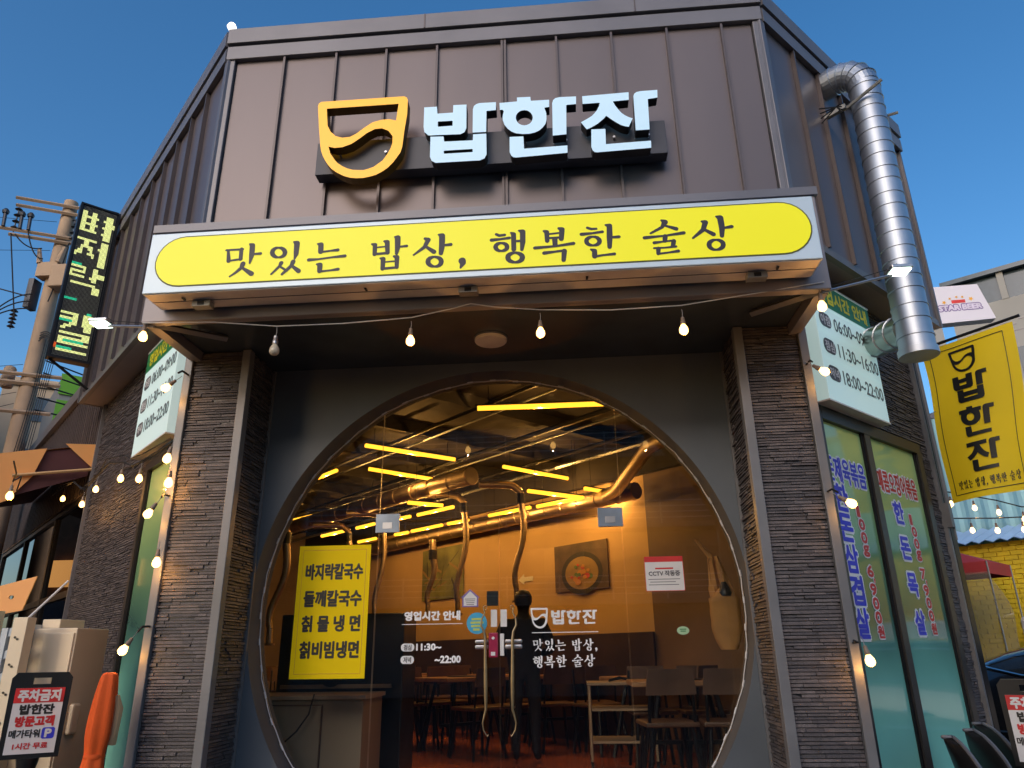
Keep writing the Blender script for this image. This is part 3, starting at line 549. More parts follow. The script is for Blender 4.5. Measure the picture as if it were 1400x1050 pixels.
def slogan(mb, mp, idx, x0, x1, y0, y1, d, mi=0, thick=1.0):
    L = [BRUSH[i] for i in idx]; P_ = [p for c_, st in L for s_ in st for p in s_]
    a0, a1, b0, b1 = min(p[0] for p in P_), max(p[0] for p in P_), min(p[1] for p in P_), max(p[1] for p in P_)
    sx, sy = (x1 - x0) / (a1 - a0), (y1 - y0) / (b1 - b0)
    for c_, st in L: brush(mb, st, mp, lambda x: x0 + (x - a0) * sx, lambda z: y0 + (z - b0) * sy, (abs(sx) + abs(sy)) / 2 * thick, d, mi)
slogan(g, f, range(0, 6), .236, .650, 1.470, 1.550, .0012, 0, 1.25); slogan(g, f, range(6, 11), .236, .634, 1.374, 1.452, .0012, 0, 1.25)
build('door_lettering', g, [M['inkwhite']], door_r, recalc=False)
# silver rope light pinned around the ring
g = MB()
ang = [2 * PI * i / 120 - PI / 2 for i in range(121)]
rr = [CR - .012 - .004 * math.sin(i * 2.3) - .003 * math.sin(i * .7) for i in range(121)]
g.tube([(CX + r * math.cos(a), GY - .03, CZ + r * math.sin(a)) for a, r in zip(ang, rr)], .0035, 6, 0, False)
rope = tag(build('rope_light', g, M['paper']), 'silver rope light pinned around the edge of the round glass doorway', 'rope light')
for i in range(0, 120, 1):
    if CZ + CR * math.sin(ang[i]) < .6 or i % 2: continue
    a0 = ang[i]; a1 = a0 + .026; r = rr[i] - .001
    p0 = Vector((CX + r * math.cos(a0), GY - .034, CZ + r * math.sin(a0))); p1 = Vector((CX + r * math.cos(a1), GY - .034, CZ + r * math.sin(a1)))
    build('led_tab', MB().tube([p0, p1], .007, 4), M['paper'], rope)

# ================================================================ SIGNS
# channel letters on the fascia
T = thing('channel_letter_sign', 'amber cup emblem and pale blue block syllables on a dark rail on the fascia', 'shop sign', (0, -.2, 5))
build('mounting_rail', MB().box((-1.29, -.14, 4.85), (1.33, -.036, 5.14)), mat('rail_grey', (.06, .062, .075), .45, .2), T, bevel=.003)
def letter(nm, fm, fs, label):
    mb = MB(); block(mb, [nm], lambda p: p, FM(-.165), 0, .085, 0, 1)
    o = build(nm_name[nm], mb, [fm, fs], T, bevel=.004); o['label'] = label
nm_name = {'cup': 'cup_emblem', 'bap': 'letter', 'han': 'letter', 'jan': 'letter'}
letter('cup', M['lettery'], M['letteryr'], 'amber cup outline with a wave inside'); letter('bap', M['letterw'], M['lettere'], 'first pale blue syllable')
letter('han', M['letterw'], M['lettere'], 'second pale blue syllable'); letter('jan', M['letterw'], M['lettere'], 'third pale blue syllable')
for x in (-1.1, -.75, -.35, -.1, .3, .6, .95, 1.2): build('stand_off', MB().tube([(x, -.14, 5.0), (x, -.17, 5.0)], .01, 6), M['alu'], T)
build('feed_cable', MB().tube([(.93 + .05 * math.cos(t * .7), -.15, 5.16 + .045 * math.sin(t * .7)) for t in range(10)], .004, 5), M['cableb'], T)

# slogan light box above the doorway
T = thing('slogan_light_box', 'long white light box with yellow rounded panel and dark brush slogan above the doorway', 'shop sign', (0, -.85, 3.66))
X0, X1, Z0, Z1 = -1.935, 1.955, 3.465, 3.868
body = build('sign_case', MB().box((X0, -.955, Z0), (X1, -.748, Z1), mi=0), [M['signw'], M['signunder']], T, bevel=.005)
build('case_underside', MB().box((X0 + .01, -.945, Z0 - .004), (X1 - .01, -.75, Z0 - .001)), M['signunder'], T)
build('case_joint', MB().box((X0 + .01, -.852, Z0 - .007), (X1 - .01, -.848, Z0 - .0045)), M['inkgrey'], T)
def stadium(x0, x1, z0, z1, n=14):
    r = (z1 - z0) / 2; zc = (z0 + z1) / 2
    return [(x1 - r + r * math.cos(-PI / 2 + PI * i / n), zc + r * math.sin(-PI / 2 + PI * i / n)) for i in range(n + 1)] + \
           [(x0 + r + r * math.cos(PI / 2 + PI * i / n), zc + r * math.sin(PI / 2 + PI * i / n)) for i in range(n + 1)]
f = FM(-.9555)
build('panel_outline', MB().prism(stadium(-1.885, 1.925, 3.500, 3.840), [], f, .0005, .002), M['olive'], T)
build('yellow_panel', MB().prism(stadium(-1.877, 1.917, 3.508, 3.832), [], f, .0025, .004), M['signy'], T)
for c_, st in BRUSH:
    g = MB(); brush(g, st, f, lambda x: x, lambda z: z, 1.12, .005); build('slogan_syllable', g, M['brush'], T, recalc=False)
for x in (-1.62, -.02, 1.62):
    b_ = build('hinge_clip', MB().box((x - .055, -.86, Z0 - .045), (x + .055, -.80, Z0 - .008)).box((x - .02, -.864, Z0 - .04), (x + .02, -.861, Z0 - .015), mi=1), [M['brackm'], M['black']], T, bevel=.008)
for x in (-1.72, -.62, .66, 1.72): build('vent_slot', MB().box((x, -.90, Z0 - .012), (x + .012, -.87, Z0 - .005)), M['black'], T)
build('lifting_hook', MB().tube([(1.62, -.78, 3.868), (1.62, -.78, 3.89), (1.64, -.78, 3.90), (1.65, -.78, 3.885)], .003, 5), M['cableb'], T)

# LED dot sign on the left
W0, W1, H0, H1 = 1.60, 2.01, 4.46, 6.36
T = thing('led_dot_sign', 'tall vertical LED dot matrix sign bracketed off the left wing, glowing yellow green', 'LED sign', LF(4.9, 1.8, 4.4))
def DM(w, z, d=0): return LF(4.90 - d, w, z)      # face looks towards the doorway side
build('sign_housing', MB().box((4.90, W0, H0), (5.02, W1, H1), LF), M['blackm'], T, bevel=.006)
build('face_frame', MB().box((4.885, W0, H0), (4.8995, W0 + .02, H1), LF).box((4.885, W1 - .02, H0), (4.8995, W1, H1), LF)
      .box((4.885, W0 + .02, H0), (4.8995, W1 - .02, H0 + .02), LF).box((4.885, W0 + .02, H1 - .02), (4.8995, W1 - .02, H1), LF), M['blackm'], T)
BA = ['#....#....##..', '#....#....##..', '######....##..', '#....#....####', '#....#....####', '######....##..', '#....#....##..', '#....#....##..', '######....##..', '..........##..', '..........##..', '..............']
JI = ['########..##..', '...##.....##..', '...##.....##..', '..####....##..', '..#..##...##..', '.##...#...##..', '##....##..##..', '#......#..##..', '..........##..', '..........##..', '..........##..', 'gggg..........']
RA = ['######...##...', '.....#...##...', '######...#####', '#........#####', '#####....##...', '.........##...', '..............', '.##########...', '..........##..', '..........##..', '..........##..', '..............']
GP = ['..............', '..............', 'ggggg.........', '..............', '..............', '..............', '..............']
KA = ['..........gg..', '######....##..', '.....#....##..', '######....####', 'ggggg#....####', '....##....##..', '..###.....##..', '.##.......##..', '..............', '.###########..', '..........##..', '.###########..', '.##gggggggg...', '.###########..', 'r.............', 'rgggggg.......', '.###########..']
rows = ['..............', '..............'] + BA + JI + RA + GP + KA + ['..............'] * 2
rows = [(r_[:12] + '#' + r_[13:] if r_[10:12] == '##' else r_).replace('#....#', '##..##') for r_ in rows]
nr = len(rows); pz = (H1 - H0 - .06) / nr; pw = (W1 - W0 - .06) / 15
dots = {'#': MB(), 'g': MB(), 'r': MB(), '.': MB()}
for i, row in enumerate(rows):
    for sub in (0, 1):
        for j in range(28):
            c = row[j // 2] if j // 2 < len(row) else '.'
            w = W1 - .035 - (j + .5) * (W1 - W0 - .07) / 28; z = H1 - .03 - (i + .25 + sub * .5) * pz
            a, b = (.0046, .0050) if c != '.' else (.003, .004)
            vs = [DM(w + dx, z + dz, .004) for dx, dz in ((-a, -b), (a, -b), (a, b), (-a, b))] + [DM(w, z, .009)]
            dots[c].add(vs, [(0, 1, 4), (1, 2, 4), (2, 3, 4), (3, 0, 4)])
for c, m_ in (('#', 'ledon'), ('g', 'ledgreen'), ('r', 'ledred'), ('.', 'ledoff')): build('led_pixels', dots[c], M[m_], T, kind='stuff')
build('bracket_arm', MB().tube([LF(4.96, 1.56, 6.32), LF(4.96, 1.62, 6.40), LF(4.96, 1.9, 6.38)], .012, 5), M['blackm'], T); build('bracket_arm', MB().tube([LF(4.96, 1.98, 4.46), LF(4.96, 1.57, 4.20)], .016, 5), M['blackm'], T); build('bracket_arm', MB().tube([LF(5.0, 1.536, 6.10), LF(5.0, 1.60, 6.10)], .02, 5), M['blackm'], T)

# opening hours boards on both side walls
def hours(fr, mpf, u0, u1, z0, z1, w, flip, label):
    T = thing('opening_hours_board', label, 'notice board', fr((u0 + u1) / 2, w, (z0 + z1) / 2), group='opening hours boards flanking the doorway')
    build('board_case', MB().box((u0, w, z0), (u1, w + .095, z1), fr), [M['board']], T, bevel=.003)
    build('case_frame', MB().box((u0 - .008, w, z0 - .012), (u1 + .008, w + .10, z0 - .001), fr), M['signunder'], T); build('case_frame', MB().box((u0 - .008, w, z1 + .001), (u1 + .008, w + .10, z1 + .010), fr), M['signunder'], T)
    mp = mpf(w + .0955); a0, a1 = (u0, u1) if not flip else (-u1, -u0)
    H = z1 - z0; L = a1 - a0
    build('green_header', MB().rect(mp, a0 + .006, a1 - .006, z1 - .205 * H, z1 - .006, .002), M['inkgreen'], T, recalc=False)
    g = MB(); g.text('영업시간 안내', mp, a0 + .10 * L, a0 + .93 * L, z1 - .165 * H, z1 - .04 * H, .0032, .006, 0)
    for k, (lb, tm) in enumerate((('아침', '06:00~09:00'), ('점심', '11:30~16:00'), ('저녁', '18:00~22:00'))):
        zc = z1 - (.335 + .22 * k) * H
        g.rect(mp, a0 + .02 * L, a1 - .02 * L, zc + .112 * H, zc + .116 * H, .002, 3)
        pill(g, mp, a0 + .055 * L, a0 + .245 * L, zc - .06 * H, zc + .06 * H, .0022, 1); g.text(lb, mp, a0 + .08 * L, a0 + .22 * L, zc - .04 * H, zc + .04 * H, .0034, .003, 2)
        g.text(tm, mp, a0 + .29 * L, a0 + .965 * L, zc - .055 * H, zc + .055 * H, .0022, .0025, 1)
    build('hours_lettering', g, [M['inkyel'], M['inkgrey'], M['paper'], M['board']], T, recalc=False)
hours(LF, LM, 2.28, 3.27, 3.12, 4.10, 1.30, True, 'white opening hours board on the left street wall, seen at a sharp angle')
hours(RF, RM, 1.93, 2.87, 3.10, 4.07, 1.30, False, 'white opening hours board with green header on the right street wall beside the duct')

# flag
T = thing('banner_flag', 'yellow cloth banner with black cup mark hanging from a rod at the right corner', 'banner', RF(3.95, 1.7, 4))
def FLG(w, z, d=0):   # cloth with soft folds; face looks towards the doorway
    t = (w - 1.37) / .73; h = (4.0 - z) / 1.4
    return RF(3.95 - d + .020 * math.sin(t * 6.5 + h * 2.5) * (.3 + h) + .012 * math.sin(h * 9 + t * 4), w - .11 * h * t - .03 * h + .01 * math.sin(h * 7), z + (.03 * (t - .3) if True else 0))
mb = MB(); N, K = 18, 34
for sgn, d in ((1, .002), (0, -.002)):
    o_ = len(mb.v)
    vs = [FLG(1.37 + .74 * i / N, 4.0 - 1.38 * j / K, d) for j in range(K + 1) for i in range(N + 1)]
    mb.add(vs, [(j * (N + 1) + i, j * (N + 1) + i + 1, (j + 1) * (N + 1) + i + 1, (j + 1) * (N + 1) + i) for j in range(K) for i in range(N)])
build('cloth', mb, M['flag'], T, smooth=True)
mpf = lambda a, b, d=0: FLG(1.37 + a, b, .004 + d)
g = MB()
def fine(mb, polys, mp, d, mx=.035):
    for outer, holes in polys:
        L = [outer] + list(holes); flat = [p for q in L for p in q]
        st = [tuple(flat[i] for i in t) for t in tessellate_polygon([[Vector((p[0], p[1], 0)) for p in q] for q in L])]
        out = []
        while st:
            t = st.pop(); e = [math.dist(t[i], t[(i + 1) % 3]) for i in range(3)]; k = e.index(max(e))
            if e[k] < mx: out.append(t); continue
            a, b, c = t[k], t[(k + 1) % 3], t[(k + 2) % 3]; m_ = ((a[0] + b[0]) / 2, (a[1] + b[1]) / 2); st += [(a, m_, c), (m_, b, c)]
        mb.add([mp(p[0], p[1], d) for t in out for p in t], [(i * 3, i * 3 + 1, i * 3 + 2) for i in range(len(out))])
def strip(mb, mp, x0, x1, y0, y1, d, n=16, mi=0):
    for i in range(n):
        a, b = i / n, (i + 1) / n
        if abs(x1 - x0) > abs(y1 - y0): mb.rect(mp, x0 + (x1 - x0) * a, x0 + (x1 - x0) * b, y0, y1, d, mi)
        else: mb.rect(mp, x0, x1, y0 + (y1 - y0) * a, y0 + (y1 - y0) * b, d, mi)
for a in ((.05, .66, 3.945, 3.951), (.05, .66, 2.668, 2.674), (.05, .056, 2.674, 3.945), (.654, .66, 2.674, 3.945)): strip(g, mpf, *a, .003)
for nm, x0, x1, y0, y1 in (('cup', .205, .425, 3.70, 3.915), ('bap', .20, .49, 3.43, 3.675), ('han', .22, .51, 3.13, 3.385), ('jan', .23, .52, 2.83, 3.085)):
    q_ = fit(nm, x0, x1, y0, y1)
    fine(g, [([q_(p) for p in o_], [[q_(p) for p in h] for h in h_]) for n_, o_, h_ in BLOCK if n_ == nm], mpf, .004)
slogan(g, mpf, range(11), .10, .63, 2.700, 2.785, .004, 0, 1.15)
build('banner_lettering', g, M['black'], T, recalc=False)
build('banner_rod', MB().tube([RF(3.95, 1.25, 4.005), RF(3.95, 2.17, 4.06)], .014, 8), M['blackm'], T)
build('tie', MB().tube([RF(3.95, 2.07, 4.055), RF(3.95, 2.075, 4.0)], .003, 4).tube([RF(3.95, 1.40, 4.01), RF(3.95, 1.385, 3.96)], .004, 4).tube([RF(3.95, 1.31, 2.66), RF(3.95, 1.36, 2.64)], .004, 4).tube([RF(3.93, 1.32, 3.4), RF(3.95, 1.38, 3.42)], .003, 4), M['cable'], T)
# grey conduit run at the corner of the right wall
build('conduit', MB().tube([RF(3.86, 1.335, 2.55), RF(3.86, 1.335, 4.18)], .012, 6).tube([RF(3.90, 1.335, 2.3), RF(3.90, 1.335, 3.9)], .009, 6).box((3.83, 1.31, 2.40), (3.89, 1.35, 2.60), RF), M['ctrim'], B)

# exhaust duct
T = thing('exhaust_duct', 'shiny galvanised spiral duct rising up the right fascia and bending over the parapet', 'duct', RF(2.42, 1.85, 3.4))
U_D, W_D, R_D = 2.42, 1.86, .120
def UZ(z): return 2.40 + .13 * (z - 3.42) / 2.43
mb = MB()
def ring_tube(mb, pts, r):
    mb.tube(pts, r, 24)
mb.tube([RF(UZ(3.40), W_D, 3.40), RF(UZ(5.85), W_D, 5.85)], R_D, 28)
build('riser', mb, M['galv'], T, smooth=True)
for k in range(20): build('duct_seam', MB().lathe([(R_D + .0, 0), (R_D + .006, .003), (R_D + .006, .008), (R_D, .011)], RF(UZ(3.52 + k * .12), W_D, 3.52 + k * .12 + (.01 if k % 2 else 0)), 28), M['galv'], T, smooth=True)
build('duct_end_cap', MB().lathe([(R_D + .012, 0), (R_D + .012, .05), (R_D, .055)], RF(UZ(3.385), W_D, 3.385), 28), M['galv'], T, smooth=True)
arc = [RF(UZ(5.85), W_D - .22 + .22 * math.cos(a), 5.85 + .22 * math.sin(a)) for a in [PI / 2 * i / 5 for i in range(6)]] + [RF(UZ(5.85), 1.45, 6.07)]
build('top_elbow', MB().tube(arc, R_D, 24), M['galv'], T)
for i in range(1, 6): build('duct_seam', MB().lathe([(R_D + .001, -.004), (R_D + .008, 0), (R_D + .001, .004)], arc[i], 24, 0, Vector(arc[min(i + 1, 6)]) - Vector(arc[i - 1])), M['galv'], T)
build('lower_branch', MB().tube([RF(U_D, W_D - .03, 3.62), RF(2.95, 1.28, 3.80)], .118, 24), mat('dull_green_steel', (.30, .36, .33), .3, .8, .2, 5, .3, 8), T, smooth=True)
for w in (1.72, 1.60, 1.45): build('duct_seam', MB().lathe([(.119, -.004), (.126, 0), (.119, .004)], RF(U_D + .53 * (1.83 - w) / .55, w, 3.62 + .18 * (1.83 - w) / .55), 24, 0, Vector(RF(-.53, .55, -.18))), M['galv'], T)
build('duct_clamp', MB().box((U_D - .02, 1.55, 5.66), (U_D + .02, W_D - R_D - .01, 5.70), RF).tube([RF(U_D - .05, 1.75, 5.62), RF(U_D - .05, 2.05, 5.70)], .014, 6).tube([RF(U_D + .22, 1.95, 5.56), RF(U_D + .25, 2.02, 5.56)], .012, 6), M['brackm'], T)
for k in range(4): build('duct_clamp', MB().tube([RF(U_D - .12, 1.56, 5.55 + k * .05), RF(U_D - .08, 1.68, 5.66), RF(U_D - .10, 1.73, 5.56 + k * .03)], .006, 5), M['black'], T)
g = MB().tube([RF(3.02, 1.62, 4.22), RF(3.02, 1.62, 6.0), RF(3.0, 1.60, 6.12)], .042, 14); pd = tag(build('downpipe', g, mat('grey_pipe', (.22, .24, .28), .3, .4), smooth=True), 'grey round downpipe on the right fascia just behind the galvanised duct', 'pipe')
g = MB().box((1.60, 1.57, 4.10), (2.95, 1.62, 4.20), RF)

# floodlights on arms
def flood(head, foot, label):
    T = thing('floodlight', label, 'floodlight', foot, group='small floodlights on arms at the canopy corners')
    d = (Vector(head) - Vector(foot)).normalized(); sx = 1 if head[0] > 0 else -1
    build('arm', MB().tube([foot, Vector(head) - d * .05], .008, 6), M['alu'], T)
    h = Vector(head)
    build('lamp_housing', MB().box((h.x - .06, h.y - .05, h.z + .012), (h.x + .06, h.y + .05, h.z + .035)), M['alu'], T, bevel=.005)
    build('led_panel', MB().box((h.x - .05, h.y - .042, h.z + .002), (h.x + .05, h.y + .042, h.z + .011)), M['floodl'], T)
    build('bracket', MB().tube([h + Vector((-.06 * sx, 0, .02)), h + Vector((-.075 * sx, 0, .0)), h + Vector((-.09 * sx, 0, -.01))], .006, 5)
          .tube([h + Vector((0, .03, .03)), h + Vector((sx * .02, .05, .09)), h + Vector((-sx * .03, .06, .06)), Vector(foot) + Vector((0, .0, .02))], .0025, 5), M['cableb'], T)
flood((-2.37, -.65, 3.425), (-1.99, -.70, 3.375), 'small floodlight on an arm at the left canopy corner')
flood((2.49, -.65, 3.51), (2.01, -.70, 3.385), 'small floodlight on an arm at the right canopy corner')

# ---- festoon bulbs
def bulb_proto(name, m):
    T = thing(name, 'x', 'light bulb')
    build('socket', MB().lathe([(.006, 0), (.012, -.004), (.014, -.03), (.017, -.034), (.017, -.052), (.013, -.056)], (0, 0, 0), 12), M['socket'], T, smooth=True)
    build('glass_envelope', MB().lathe([(.013, -.056), (.020, -.068), (.028, -.084), (.030, -.100), (.028, -.113), (.018, -.124), (.006, -.128)], (0, 0, 0), 16), m, T, smooth=True)
    build('hanger', MB().tube([(0, 0, 0), (.003, 0, .03), (0, 0, .055)], .0025, 5), M['cable'], T)
    pl = bpy.data.objects.new('bulb_glow', bpy.data.lights.new('bulb_glow', 'POINT')); COL.objects.link(pl); pl.parent = T
    pl.location = (0, 0, -.150); pl.data.energy = .5; pl.data.color = (1, .46, .12); pl.data.shadow_soft_size = .004
    return T
BL = bulb_proto('festoon_bulb', M['bulb']); BO = None
used = []
def bulb(pos, label, rot=(0, 0, 0), first=[True], group='lit festoon bulbs around the shop front'):
    """pos is the centre of the glass; the bulb hangs from its socket"""
    e = Matrix.Rotation(rot[2], 4, 'Z') @ Matrix.Rotation(rot[1], 4, 'Y') @ Matrix.Rotation(rot[0], 4, 'X')
    top = Vector(pos) - e @ Vector((0, 0, -.086))
    if first[0]:
        first[0] = False; BL.location = top; BL.rotation_euler = rot; BL.scale = (.86, .86, .86); BL['label'] = label; BL['group'] = group; return BL
    r = dup(BL, top, label, rot); r['group'] = group; return r
front = [((-2.035, -.72, 3.297), 'lit bulb under the far left end of the canopy'), ((-.383, -.7, 3.195), 'lit bulb left of the centre of the canopy, over the ring'),
         ((.387, -.7, 3.208), 'lit bulb hanging right of the round ceiling lamp'), ((1.209, -.7, 3.185), 'lit bulb over the right part of the round doorway')]
for p, l_ in front: bulb(p, l_)
bulb((1.999, -.7, 3.291), 'lit bulb at the right canopy corner in front of the green board header')
off = thing('unlit_bulb', 'unlit frosted bulb hanging at the left of the canopy, the only dark one', 'light bulb', (-1.207, -.7, 3.275))
build('socket', MB().lathe([(.006, 0), (.012, -.004), (.014, -.03), (.017, -.034), (.017, -.052), (.013, -.056)], (-1.207, -.7, 3.275), 12), M['alu'], off, smooth=True)
build('glass_envelope', MB().lathe([(.013, -.056), (.020, -.068), (.028, -.084), (.030, -.100), (.028, -.113), (.018, -.124), (.006, -.128)], (-1.207, -.7, 3.275), 16), M['bulboff'], off, smooth=True)
build('hanger', MB().tube([(-1.207, -.7, 3.27), (-1.204, -.7, 3.30), (-1.207, -.7, 3.335)], .0025, 5), M['cable'], off)
cord = [(-2.04, -.74, 3.385), (-1.6, -.73, 3.372), (-1.207, -.7, 3.338), (-.8, -.7, 3.335), (-.383, -.7, 3.352), (-.15, -.72, 3.385), (-.02, -.74, 3.405), (.12, -.72, 3.385), (.387, -.7, 3.362), (.8, -.7, 3.338), (1.209, -.7, 3.345), (1.6, -.72, 3.385), (2.02, -.74, 3.43)]
tag(build('festoon_cable', MB().tube(cord, .0035, 5), M['paper']), 'thin pale cord sagging under the canopy edge and carrying the bulbs', 'cable')
for p, l_, r in (((-2.133, -.24, 3.147), 'lit bulb in front of the left opening hours board', (0, .9, 0)), ((-2.056, -.22, 2.663), 'upper of the two lit bulbs close together on the left column', (0, .2, 0)),
              ((-2.032, -.20, 2.509), 'lower of the two lit bulbs close together on the left column', (0, 0, 0)), ((-2.114, -.24, 2.307), 'lit bulb on a curved arm halfway up the left column', (0, .6, 0)),
              ((-2.030, -.20, 2.01), 'lit bulb beside the left column below the curved arm', (0, 0, 0)), ((-2.133, -.24, 1.507), 'lowest lit bulb on the left column', (0, .6, 0))):
    b_ = bulb(p, l_, r)
    if r[1] > .5:
        tag(build('bulb_arm', MB().tube([(-2.06, -.12, p[2] + .14), (-2.055, -.20, p[2] + .135), (p[0] + .075, p[1], p[2] + .105)], .007, 6), M['cableb']), 'bent black wire arm of the ' + l_.replace('lit ', ''), 'bulb arm')
for p, l_, r in (((2.125, -.24, 3.068), 'lit bulb in front of the right opening hours board', (0, -1.0, 0)), ((2.145, -.24, 2.246), 'lit bulb in front of the blue lettering on the right window', (0, -1.0, 0)),
              ((2.100, -.22, 1.392), 'lowest lit bulb on the right column', (0, -.2, 0))):
    bulb(p, l_, r)
    tag(build('bulb_arm', MB().tube([(2.06, -.12, p[2] + .10), (2.062, -.19, p[2] + .10), (p[0] - .07, p[1], p[2] + .07 + .04 * (p[2] < 2))], .006, 6), M['cableb']), 'black wire arm of the ' + l_.replace('lit ', ''), 'bulb arm')
for i, (p, l_) in enumerate((((-2.88, .83, 2.80), 'lit bulb on the left wall beside the window top'), ((-3.33, 1.28, 2.92), 'second lit bulb along the left wall'), ((-4.0, 1.95, 2.99), 'third lit bulb along the left wall, near the end of the stone'),
              ((-4.38, 2.33, 2.93), 'fourth lit bulb along the left wall, in front of the dark glass edge'), ((-5.21, 3.16, 3.18), 'fifth lit bulb along the left wall, over the dark window'), ((-3.617, .439, 2.604), 'lit bulb under the orange awning at the far left edge'))):
    bulb(p, l_)
pts = [LF(2.2, 1.36, 3.02), (-2.88, .83, 2.95), (-3.1, 1.05, 2.97), (-3.33, 1.28, 3.07), (-3.7, 1.63, 3.16), (-4.0, 1.95, 3.14), (-4.38, 2.33, 3.08), (-4.9, 2.85, 3.30), (-5.21, 3.16, 3.33), (-5.9, 3.9, 3.4)]
mb = MB().tube(pts, .008, 5)
pts2 = [Vector(p) + Vector((.03 * math.sin(i * 3), -.02, .03 + .03 * math.sin(i * 7))) for i, p in enumerate(pts)]; mb.tube(pts2, .005, 5)
for k in range(3): mb.tube([LF(2.9 + k * .2, 1.36, 3.05), LF(3.05 + k * .2, 1.40, 2.98 + .03 * k), LF(3.25 + k * .2, 1.36, 3.06)], .005, 5)
tag(build('wall_cable', mb, M['cableb']), 'tangled black bulb cable strung along the left stone wall', 'cable')
tag(build('awning_cable', MB().tube([(-3.2, -.1, 2.72), (-3.45, .25, 2.73), (-3.617, .439, 2.72), (-3.85, .8, 2.85), (-4.6, 1.7, 2.95)], .006, 5), M['cableb']), 'black bulb cable hanging below the orange awning', 'cable')
# flush round lamp in the canopy soffit
T = thing('ceiling_lamp', 'round flush disc lamp, unlit, in the dark canopy soffit over the doorway', 'ceiling lamp', (.03, -.11, 3.46))
build('lamp_disc', MB().lathe([(.104, 3.430), (.108, 3.436), (.108, 3.459)], (.03, -.11, 0), 32), mat('lamp_cream', (.90, .78, .64), .5), T, smooth=True)
build('lamp_rim', MB().lathe([(.114, 3.450), (.114, 3.4595)], (.03, -.11, 0), 32), M['ctrim'], T)

# ================================================================ MENU POSTERS ON THE GLASS
T = thing('menu_poster', 'bright yellow poster with four lines of dark lettering on the left glass pane', 'poster', (-1.145, GY, 1.75))
build('sheet', MB().box((-1.402, GY - .004, 1.322), (-.889, GY - .001, 2.196)), M['pvc'], T)
g = MB(); f = FM(GY - .004)
for a in ((-1.372, -.918, 2.163, 2.166), (-1.372, -.918, 1.352, 1.355), (-1.372, -1.369, 1.355, 2.163), (-.921, -.918, 1.355, 2.163)): g.rect(f, *a, .001, 1)
for t_, y0, y1 in (('바지락칼국수', 1.965, 2.068), ('들깨칼국수', 1.785, 1.888), ('칡 물 냉 면', 1.622, 1.722), ('칡비빔냉면', 1.452, 1.555)):
    g.text(t_, f, -1.342, -.940, y0, y1, .001, .0045)
build('poster_lettering', g, [M['inkblack'], M['inkorange']], T, recalc=False)
T = thing('cctv_notice', 'white notice with a red top edge reading CCTV on the right glass pane', 'notice', (1.13, GY, 1.95))
build('sheet', MB().box((1.0, GY - .003, 1.840), (1.258, GY - .001, 2.066)), M['paper'], T)
g = MB(); f = FM(GY - .003)
g.rect(f, 1.0, 1.258, 2.030, 2.066, .0006, 1).text('CCTV 작동중', f, 1.025, 1.232, 1.938, 1.972, .001, .0012).rect(f, 1.07, 1.19, 1.982, 1.992, .0008, 1)
for k, (a, b) in enumerate(((1.02, 1.23), (1.03, 1.20), (1.02, 1.22))): g.rect(f, a, b, 1.915 - k * .018, 1.919 - k * .018, .0008)
for a in ((1.0, 1.258, 1.840, 1.843), (1.0, 1.003, 1.843, 2.03), (1.255, 1.258, 1.843, 2.03)): g.rect(f, *a, .0008, 1)
build('notice_lettering', g, [M['inkgrey'], M['inkred']], T, recalc=False)
g = MB().add([(1.219 + .040 * math.cos(i * PI / 12), GY - .002, 1.589 + .026 * math.sin(i * PI / 12)) for i in range(24)], [tuple(range(24))], 0)
g.rect(FM(GY - .002), 1.198, 1.240, 1.594, 1.600, .001, 1).rect(FM(GY - .002), 1.202, 1.236, 1.582, 1.588, .001, 1)
tag(build('oval_sticker', g, [mat('sticker_pale_green', (.45, .68, .42)), M['inkgreen']]), 'small pale green oval sticker low on the right glass pane', 'sticker')

# ================================================================ INTERIOR
def tube_light(a, b, z, label):
    a = Vector((a[0], a[1], z)); b = Vector((b[0], b[1], z)); c = (a + b) / 2; d = (b - a).normalized()
    T = thing('tube_light', label, 'tube light', c, 'amber tube lights hung under the ceiling')
    build('tube', MB().tube([a, b], .024, 8), M['tube'], T, smooth=True)
    pl = bpy.data.objects.new('tube_glow', bpy.data.lights.new('tube_glow', 'POINT')); COL.objects.link(pl); pl.parent = T
    pl.location = (0, 0, -.05); pl.data.energy = 7 * (b - a).length; pl.data.color = (1, .47, .11); pl.data.shadow_soft_size = 0
    build('fixture', MB().tube([a - d * .02 + Vector((0, 0, .028)), b + d * .02 + Vector((0, 0, .028))], .012, 4), M['blackm'], T)
    build('hanger_wire', MB().tube([a + d * .1 + Vector((0, 0, .03)), a + d * .1 + Vector((0, 0, 3.92 - z))], .003, 4).tube([b - d * .1 + Vector((0, 0, .03)), b - d * .1 + Vector((0, 0, 3.92 - z))], .003, 4), M['blackm'], T)
TL = [((-.30, 1.77), (.86, 1.78), 3.6, 'amber tube light nearest the glass, parallel to the doorway'), ((-1.66, 2.87), (-.80, 3.59), 3.6, 'long slanting amber tube light left of the middle, upper of two parallel ones'),
      ((-1.90, 3.90), (-1.25, 4.54), 3.6, 'long slanting amber tube light left of the middle, lower of two parallel ones'), ((-.27, 4.01), (.50, 4.75), 3.6, 'slanting amber tube light right of the middle'),
      ((.70, 4.0), (1.30, 4.58), 3.3, 'slanting amber tube light at the right, near the partition'), ((-2.72, 4.33), (-2.31, 3.92), 3.6, 'short amber tube light cut by the left of the ring'),
      ((-4.13, 7.21), (-3.48, 6.70), 3.6, 'amber tube light low at the far left')]
C0 = (.5167, -4.5776, 1.45)
def rz(p, z): k = (z - 1.45) / 2.15; return (C0[0] + (p[0] - C0[0]) * k, C0[1] + (p[1] - C0[1]) * k)
